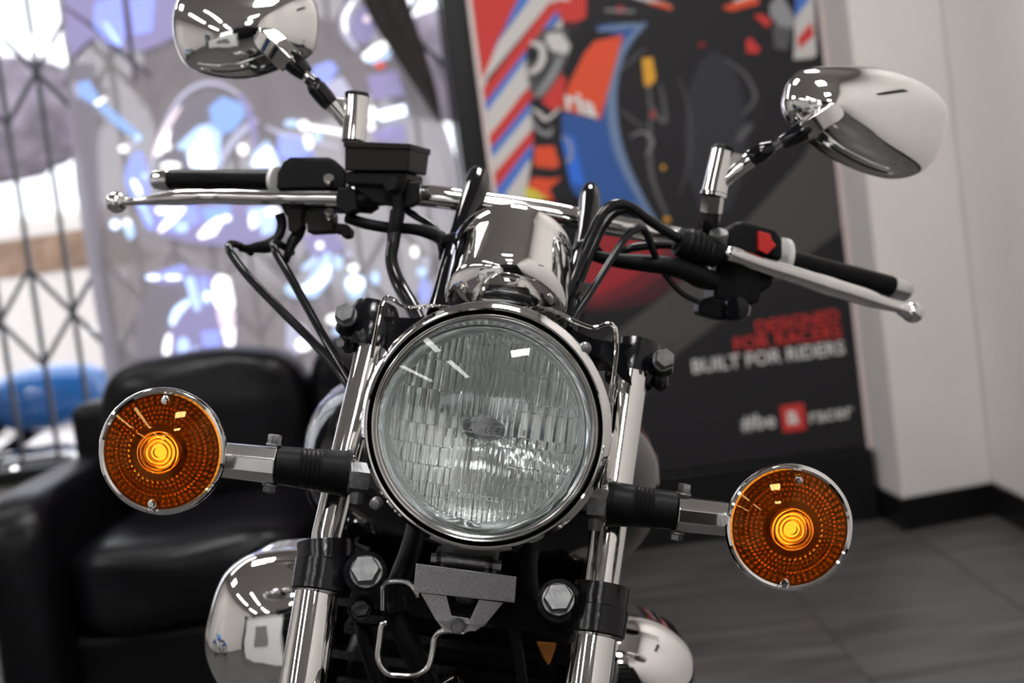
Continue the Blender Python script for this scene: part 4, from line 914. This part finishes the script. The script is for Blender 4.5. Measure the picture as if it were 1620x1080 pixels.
lev = [(198, 319, 1.425, 6.5), (214, 318, 1.42, 6.5), (240, 316, 1.41, 9), (275, 313, 1.40, 12), (315, 311, 1.39, 12.5), (355, 311, 1.385, 12), (400, 312, 1.375, 12), (450, 313, 1.365, 12), (500, 313, 1.36, 12), (536, 314, 1.355, 12)]
q = cat(lev, 8); g = G(); rr = [px2m(r * (1 + .05 * math.sin(a / 14) * (a < 400)), d) for a, b, d, r in q]
g.tube([P(a, b, d) for a, b, d, r in q], rr, 22); g.ell(P(184, 320, 1.43), BX * .0112, BY * .0112, BZ * .0108, 26, 18); g.tube([P(190, 320, 1.43), P(202, 319, 1.425)], px2m(9, 1.42), 18)
build('brake_lever', g, alu, bike, 'ball-ended polished brake lever on the left')
# reservoir
R1, R2 = 1.335, 1.400
g = G(); g.hexa([P(x, y, R1) for x, y in [(545, 270), (646, 271), (648, 228), (545, 224)]], [P(x, y, R2) for x, y in [(575, 273), (675, 278), (680, 237), (578, 229)]])
rs = build('brake_reservoir', g, bbrown, bike, 'square dark brown-black brake fluid reservoir', bevel=.0018)
g = G(); g.hexa([P(x, y, R1 - .002) for x, y in [(543, 233), (649, 236), (649, 227), (543, 223)]], [P(x, y, R2 + .002) for x, y in [(574, 238), (681, 246), (682, 236), (578, 227)]]); build('reservoir_lid', g, bbrown, rs, bevel=.001)
g = G(); g.hexa([P(x, y, R1 + .004) for x, y in [(546, 292), (640, 296), (642, 272), (546, 271)]], [P(x, y, R2) for x, y in [(575, 300), (668, 305), (670, 279), (577, 273)]])
g.hexa([P(x, y, R1 + .012) for x, y in [(560, 300), (592, 322), (640, 330), (664, 322), (664, 285), (560, 285)]], [P(x, y, R2) for x, y in [(565, 300), (600, 322), (650, 330), (668, 322), (668, 285), (565, 285)]])
g.prism([(566, 318), (600, 326), (585, 336), (560, 334)], 1.37, .02)
build('master_cylinder', g, bplas, rs, bevel=.003)
g = G(); g.tube([P(626, 292, 1.345), P(624, 292, 1.328)], px2m(18, 1.33), 28); g.tube([P(627, 300, 1.334), P(629, 336, 1.334)], px2m(8, 1.33), 16); bj = build('banjo_fitting', g, bplas, rs)
bb = build('banjo_bolt', hexbolt(P(621, 292, 1.328), (N * .97 - BX * .15), .0078, .010), bplas, rs, sharp=25)

# ---- mirrors
def mirror(outline, ctr, d, H, tilt, sock, sleeves, rod, arm, pillar, cap_, label):
    q = cat(outline, 4, closed=True); n = len(q); C = P(*ctr, d); g = G()
    pts = [P(x, y, d + tilt * (x - ctr[0]) / 100) for x, y in q]
    rings = 18; off = (V(C))
    for i in range(rings):
        a = math.pi / 2 * i / rings; s = math.cos(a); h = H * math.sin(a)
        for p in pts: g.v.append(C + (p - C) * s + N * h)
    k0 = len(g.v); g.v.append(C + N * H)
    for i in range(rings - 1):
        for j in range(n): k_ = (j + 1) % n; g.f.append((i * n + j, i * n + k_, (i + 1) * n + k_, (i + 1) * n + j)); g.m.append(0)
    for j in range(n): g.f.append(((rings - 1) * n + j, (rings - 1) * n + (j + 1) % n, k0)); g.m.append(0)
    k1 = len(g.v)
    for p in pts: g.v.append(C + (p - C) * .985 - N * .006)
    for j in range(n): k_ = (j + 1) % n; g.f.append((j, k1 + j, k1 + k_, k_)); g.m.append(0)
    sh = build('mirror', g, chrome, bike, label, sharp=60)
    g = G(); g.v = [C + (p - C) * .975 - N * .0062 for p in pts]; g.f = [tuple(range(n))]; g.m = [0]; build('mirror_glass', g, reflm, sh, smooth=False)
    g = pxtube(sock, 4, 3, phase=math.pi / 4, aspect=1.0); build('mirror_socket', g, chrome, sh, bevel=.003, sharp=40)
    for s in sleeves: g = pxtube(s, 22, 4); build('rubber_sleeve', g, bgloss, sh)
    g = pxtube(rod, 14, 2); build('mirror_rod', g, chrome, sh)
    g = pxtube(arm, 24, 5); pxtube(pillar, 30, 3, g); build('mirror_arm', g, chrome, sh)
    g = pxtube(cap_, 28, 1); build('pillar_cap', g, bplas, sh, bevel=.001)
    return sh
mL = mirror([(277, 12), (274, 49), (283, 85), (300, 108), (332, 120), (364, 125), (405, 122), (446, 108), (478, 96), (498, 78), (504, 41), (500, 5), (480, -14), (440, -24), (380, -27), (320, -20), (290, -8)], (395, 52), 1.43, .040, .004,
    [(414, 53, 1.375, 17), (422, 62, 1.372, 22), (440, 78, 1.37, 23), (462, 100, 1.37, 23)],
    [[(456, 92, 1.37, 17), (470, 104, 1.37, 17), (484, 117, 1.37, 13)], [(488, 124, 1.372, 10), (497, 132, 1.372, 12), (500, 138, 1.373, 15), (516, 157, 1.375, 15), (524, 166, 1.376, 13)]],
    [(476, 110, 1.371, 6.5), (496, 130, 1.372, 6.5)], [(518, 158, 1.376, 13), (532, 173, 1.378, 12.5), (546, 190, 1.38, 12), (560, 212, 1.38, 10)], [(564, 152, 1.38, 19.5), (562, 190, 1.378, 19.5), (559, 224, 1.375, 19)], [(565, 146, 1.38, 18.5), (564.5, 153, 1.38, 20.5)], 'oval chrome-backed mirror at the upper left')
g = G(); g.prism([(525, 152), (556, 155), (556, 205), (548, 196)], 1.375, .012); build('mirror_web', g, chrome_s, mL, bevel=.002)
mR = mirror([(1236, 168), (1238, 150), (1245, 131), (1259, 115), (1278, 108), (1307, 106), (1356, 106), (1395, 110), (1434, 121), (1463, 135), (1482, 150), (1495, 167), (1499, 184), (1496, 208), (1488, 234), (1473, 259), (1453, 275), (1424, 283), (1395, 281), (1356, 269), (1317, 251), (1288, 232), (1262, 210), (1244, 190)], (1335, 178), 1.41, .048, .012,
    [(1327, 172, 1.35, 14), (1318, 177, 1.348, 21), (1300, 188, 1.348, 22), (1270, 208, 1.35, 22)],
    [[(1278, 203, 1.35, 17), (1262, 212, 1.35, 16), (1240, 224, 1.352, 12), (1236, 227, 1.352, 10)], [(1222, 232, 1.355, 10), (1216, 235, 1.355, 12), (1206, 240, 1.356, 15), (1192, 248, 1.358, 16), (1186, 252, 1.359, 14)]],
    [(1246, 220, 1.353, 6.5), (1218, 235, 1.355, 6.5)], [(1192, 249, 1.358, 14), (1176, 260, 1.36, 13), (1160, 272, 1.36, 13), (1140, 290, 1.36, 12)], [(1144, 238, 1.362, 18.5), (1137, 270, 1.362, 19), (1130, 304, 1.362, 20)], [(1146, 231, 1.362, 17), (1144, 239, 1.362, 19.5)], 'oval chrome-backed mirror at the upper right')
g = G(); g.prism([(1150, 238), (1178, 244), (1182, 262), (1146, 296), (1140, 290)], 1.355, .014); build('mirror_web', g, chrome_s, mR, bevel=.002)
g = pxtube([(1129, 305, 1.362, 21), (1128, 310, 1.362, 21)], 28, 1); build('pillar_ring', g, chrome, mR)
g = pxtube([(1128, 310, 1.362, 18), (1125, 336, 1.365, 17.5)], 6, 1); build('pillar_nut', g, chrome_s, mR, sharp=25)
g = pxtube([(1125, 335, 1.365, 16), (1117, 378, 1.375, 17)], 8, 1); build('pillar_base', g, bmetal, mR, sharp=30)

# ---- right controls
g = pxtube([(1240, 412, 1.44, 20), (1300, 427, 1.455, 19), (1360, 441, 1.47, 18), (1409, 453, 1.48, 17)], 26, 4); gr = build('grip', g, rubber, bike)
g = pxtube([(1407, 452, 1.479, 16), (1409, 453, 1.48, 18), (1433, 459, 1.486, 18), (1436, 460, 1.487, 15)], 30, 1); build('grip_end_cap', g, chrome_s, gr)
g = pxtube([(1232, 408, 1.425, 33), (1240, 410, 1.427, 33)], 36, 1); build('grip_flange', g, whitep, gr, 'pale collar')
g = G(); g.prism([(1150, 382), (1152, 364), (1160, 352), (1176, 349), (1228, 363), (1238, 378), (1238, 412), (1180, 400), (1150, 396)], 1.375, .09)
g.prism([(1136, 396), (1160, 402), (1228, 426), (1222, 452), (1206, 462), (1202, 480), (1150, 486), (1128, 480), (1130, 440)], 1.385, .075)
g.prism([(1106, 474), (1128, 468), (1190, 482), (1188, 504), (1140, 506), (1104, 496)], 1.38, .04)
swr = build('switch_housing', g, bplas, bike, 'black right switch housing', bevel=.004)
g = G(); g.prism([(1200, 365), (1219, 370), (1222, 380), (1229, 388), (1214, 403), (1200, 396)], 1.364, .015); build('kill_switch', g, redp, swr, 'red kill switch', bevel=.0015)
g = G(); g.lathe(P(1165, 488, 1.372), N, [(0, .010), (.011, .009), (.013, .004), (.013, -.01)], 24); build('horn_button', g, bgloss, swr)
g = G(); g.lathe(P(1137, 375, 1.36), (BZ * .8 + N * .5), [(0, .006), (.008, .006), (.0095, .003), (.0095, -.008)], 22); build('pivot_screw', g, zinc, swr)
for x, y in ((1083, 413), (1110, 424), (1121, 425)):
    g = G(); g.ell(P(x, y, 1.355), BX * .003, BY * .003, BZ * .004, 12, 8); build('ferrule', g, alu, swr)
g = G(); g.prism([(1118, 380), (1146, 386), (1170, 400), (1166, 416), (1140, 412), (1116, 402)], 1.35, .04); build('lever_pivot', g, bplas, bike, bevel=.003)
q = []
n = 30; g = G()
for i in range(n + 1):
    t = i / n; r = 21 + 5 * math.sin(math.pi * min(1, t * 1.2)) + (1.6 if i % 4 < 2 and .2 < t < .85 else 0)
    if t < .06: r = 12
    q.append((1068 + 66 * t, 380 + 24 * t, 1.345 + .01 * t, r))
g.tube([P(a, b, d) for a, b, d, r in q], [px2m(r, d) for a, b, d, r in q], 28); build('cable_boot', g, rubber, bike, 'ribbed black rubber boot on the clutch cable')
lev = [(1148, 398, 1.352, 9), (1158, 402, 1.353, 13), (1200, 417, 1.365, 13), (1255, 434, 1.385, 13.5), (1300, 449, 1.40, 14.5), (1340, 461, 1.41, 15), (1375, 472, 1.42, 13), (1400, 481, 1.425, 10), (1424, 488, 1.43, 8)]
q = cat(lev, 8); g = G(); g.tube([P(a, b, d) for a, b, d, r in q], [px2m(r * (1 + .05 * math.sin(a / 12) * (a > 1290)), d) for a, b, d, r in q], 22)
g.ell(P(1444, 494, 1.435), BX * .0112, BY * .0112, BZ * .0108, 26, 18); g.tube([P(1422, 488, 1.43), P(1438, 493, 1.434)], [px2m(9, 1.43), px2m(14, 1.43)], 18)
build('clutch_lever', g, alu, bike, 'ball-ended polished clutch lever on the right')

# ---- tank, frame, engine, covers
TC = P(765, 738, 1.56)
g = G(); g.ell(TC, BX * px2m(279, 1.56), BZ * px2m(165, 1.56), BY * .26, 48, 36, .86); build('fuel_tank', g, bgloss, bike, 'rounded gloss black fuel tank')
g = G(); g.tube([P(800, 430, 1.36), P(765, 700, 1.33), P(735, 960, 1.27)], .030, 24); build('steering_head', g, bmetal, bike)
def ribbed(cx, cy, d, w, h, n):
    g = G(); c = P(cx, cy, d)
    g.box(c + BY * .0, BX * w * .42, BY * .09, BZ * h)
    return g, c
g, c = ribbed(735, 1060, 1.46, .17, .11, 8)
g.v = [p for p in g.v]
eng = build('engine', g, matteb, bike, 'dark finned engine between the fork legs', bevel=.01)
for i in range(9):
    g = G(); g.box(c + BZ * (-.10 + i * .025) - BY * .0, BX * (.115 + .01 * (i % 2)), BY * .115, BZ * .004); build('cooling_fin', g, bmetal, eng, smooth=False)
for s in (-1, 1):
    g = pxtube([(735 + s * 85, 850, 1.36, 14), (735 + s * 92, 960, 1.38, 14), (725 + s * 95, 1080, 1.4, 14), (715 + s * 95, 1200, 1.42, 14)], 12, 4); build('frame_tube', g, bmetal, bike)
g = G(); g.prism([(850, 1018), (880, 1020), (872, 1044), (868, 1052), (860, 1040)], 1.30, .01); build('wire_connector', g, brass, bike, 'small orange connector')
def cover(outline, ctr, d, H, label):
    q = cat(outline, 4, closed=True); n = len(q); C = P(*ctr, d); g = G(); pts = [P(x, y, d) for x, y in q]; rings = 22
    for i in range(rings):
        a = math.pi / 2 * i / rings; s = math.cos(a) ** .8; h = H * math.sin(a)
        for p in pts: g.v.append(C + (p - C) * s + N * h)
    k0 = len(g.v); g.v.append(C + N * H)
    for i in range(rings - 1):
        for j in range(n): k_ = (j + 1) % n; g.f.append((i * n + j, i * n + k_, (i + 1) * n + k_, (i + 1) * n + j)); g.m.append(0)
    for j in range(n): g.f.append(((rings - 1) * n + j, (rings - 1) * n + (j + 1) % n, k0)); g.m.append(0)
    k1 = len(g.v)
    for p in pts: g.v.append(C + (p - C) - N * .06)
    for j in range(n): k_ = (j + 1) % n; g.f.append((j, k1 + j, k1 + k_, k_)); g.m.append(0)
    g.f.append(tuple(k1 + j for j in range(n))); g.m.append(0)
    return build('engine_cover', g, chrome, bike, label, sharp=60)
cover([(469, 866), (415, 871), (384, 882), (358, 904), (342, 935), (331, 976), (326, 1007), (329, 1038), (342, 1070), (368, 1105), (420, 1135), (480, 1145), (530, 1110), (552, 1040), (550, 960), (530, 900), (505, 872)], (450, 1000), 1.40, .055, 'rounded chrome engine cover at the lower left')
cover([(970, 966), (996, 970), (1021, 976), (1047, 987), (1073, 1005), (1091, 1026), (1099, 1049), (1101, 1080), (1094, 1120), (1060, 1160), (1000, 1175), (930, 1160), (890, 1110), (888, 1050), (905, 1000), (935, 972)], (990, 1070), 1.42, .055, 'rounded chrome engine cover at the lower right')

# ---- what carries the bike, below and behind the frame of the picture
down = FD
hub = (P(fx_l(1250), 1250, fd(1250)) + P(fx_r(1250), 1250, fd(1250))) / 2 + FD * .0
t_ = (hub.z - .315) / -FD.z; hub = hub + FD * t_
def wheel(c, name, r=.315, w=.043):
    X = BX; Yv = BY; Zv = X.cross(Yv).normalized()
    Yv = Zv.cross(X).normalized()
    g = G(); g.tube([c + Yv * ((r - w) * math.cos(a)) + Zv * ((r - w) * math.sin(a)) for a in [2 * math.pi * i / 48 for i in range(48)]], w, 14, closed=True, ref=X); wt = build(name, g, rubber, bike)
    g = G(); g.tube([c + Yv * ((r - .092) * math.cos(a)) + Zv * ((r - .092) * math.sin(a)) for a in [2 * math.pi * i / 48 for i in range(48)]], .014, 8, closed=True, ref=X); build('rim', g, chrome, wt)
    for i in range(20):
        a = 2 * math.pi * i / 20; s = (-1) ** i * .03; g = G(); g.tube([c + X * s + Yv * (.03 * math.cos(a)) + Zv * (.03 * math.sin(a)), c + Yv * ((r - .1) * math.cos(a + .2)) + Zv * ((r - .1) * math.sin(a + .2))], .0018, 5); build('spoke', g, chrome, wt)
    g = G(); g.tube([c - X * .09, c + X * .09], .022, 18); build('axle', g, alu, wt)
    return wt
wheel(hub, 'wheel')
rear = V((hub.x + .02, hub.y + 1.5, .33)); wheel(rear + BX * 0, 'wheel', .32, .06)
g = G(); Yv = BY; Zv = BX.cross(Yv).normalized()
g.tube([hub + Yv * (.335 * math.cos(a)) + Zv * (.335 * math.sin(a)) for a in [math.radians(q) for q in range(60, 171, 6)]], .058, 12, aspect=.3, ref=Zv); build('front_fender', g, chrome, bike)
g = G(); g.ell(TC + BY * .55 - BZ * .02, BX * .13, BY * .30, BZ * .055, 32, 16, .7); build('seat', g, leather, bike)
g = G(); g.tube([TC - BZ * .1, TC + BY * .5 - BZ * .15, rear], [.03, .03, .02], 12); build('frame_spine', g, bmetal, bike)
g = G(); g.ell(c + BY * .30 - BZ * .12, BX * .13, BY * .26, BZ * .14, 30, 18, .6); build('crankcase', g, alu, bike)
g = G(); sp0 = V((hub.x - .19, hub.y + .75, 0.006)); g.tube([c + BY * .3 - BZ * .2, sp0], .010, 10); g.lathe(sp0 - V((0, 0, .006)), (0, 0, 1), [(0, 0), (.022, 0), (.022, .006), (0, .008)], 16); build('side_stand', g, bmetal, bike)
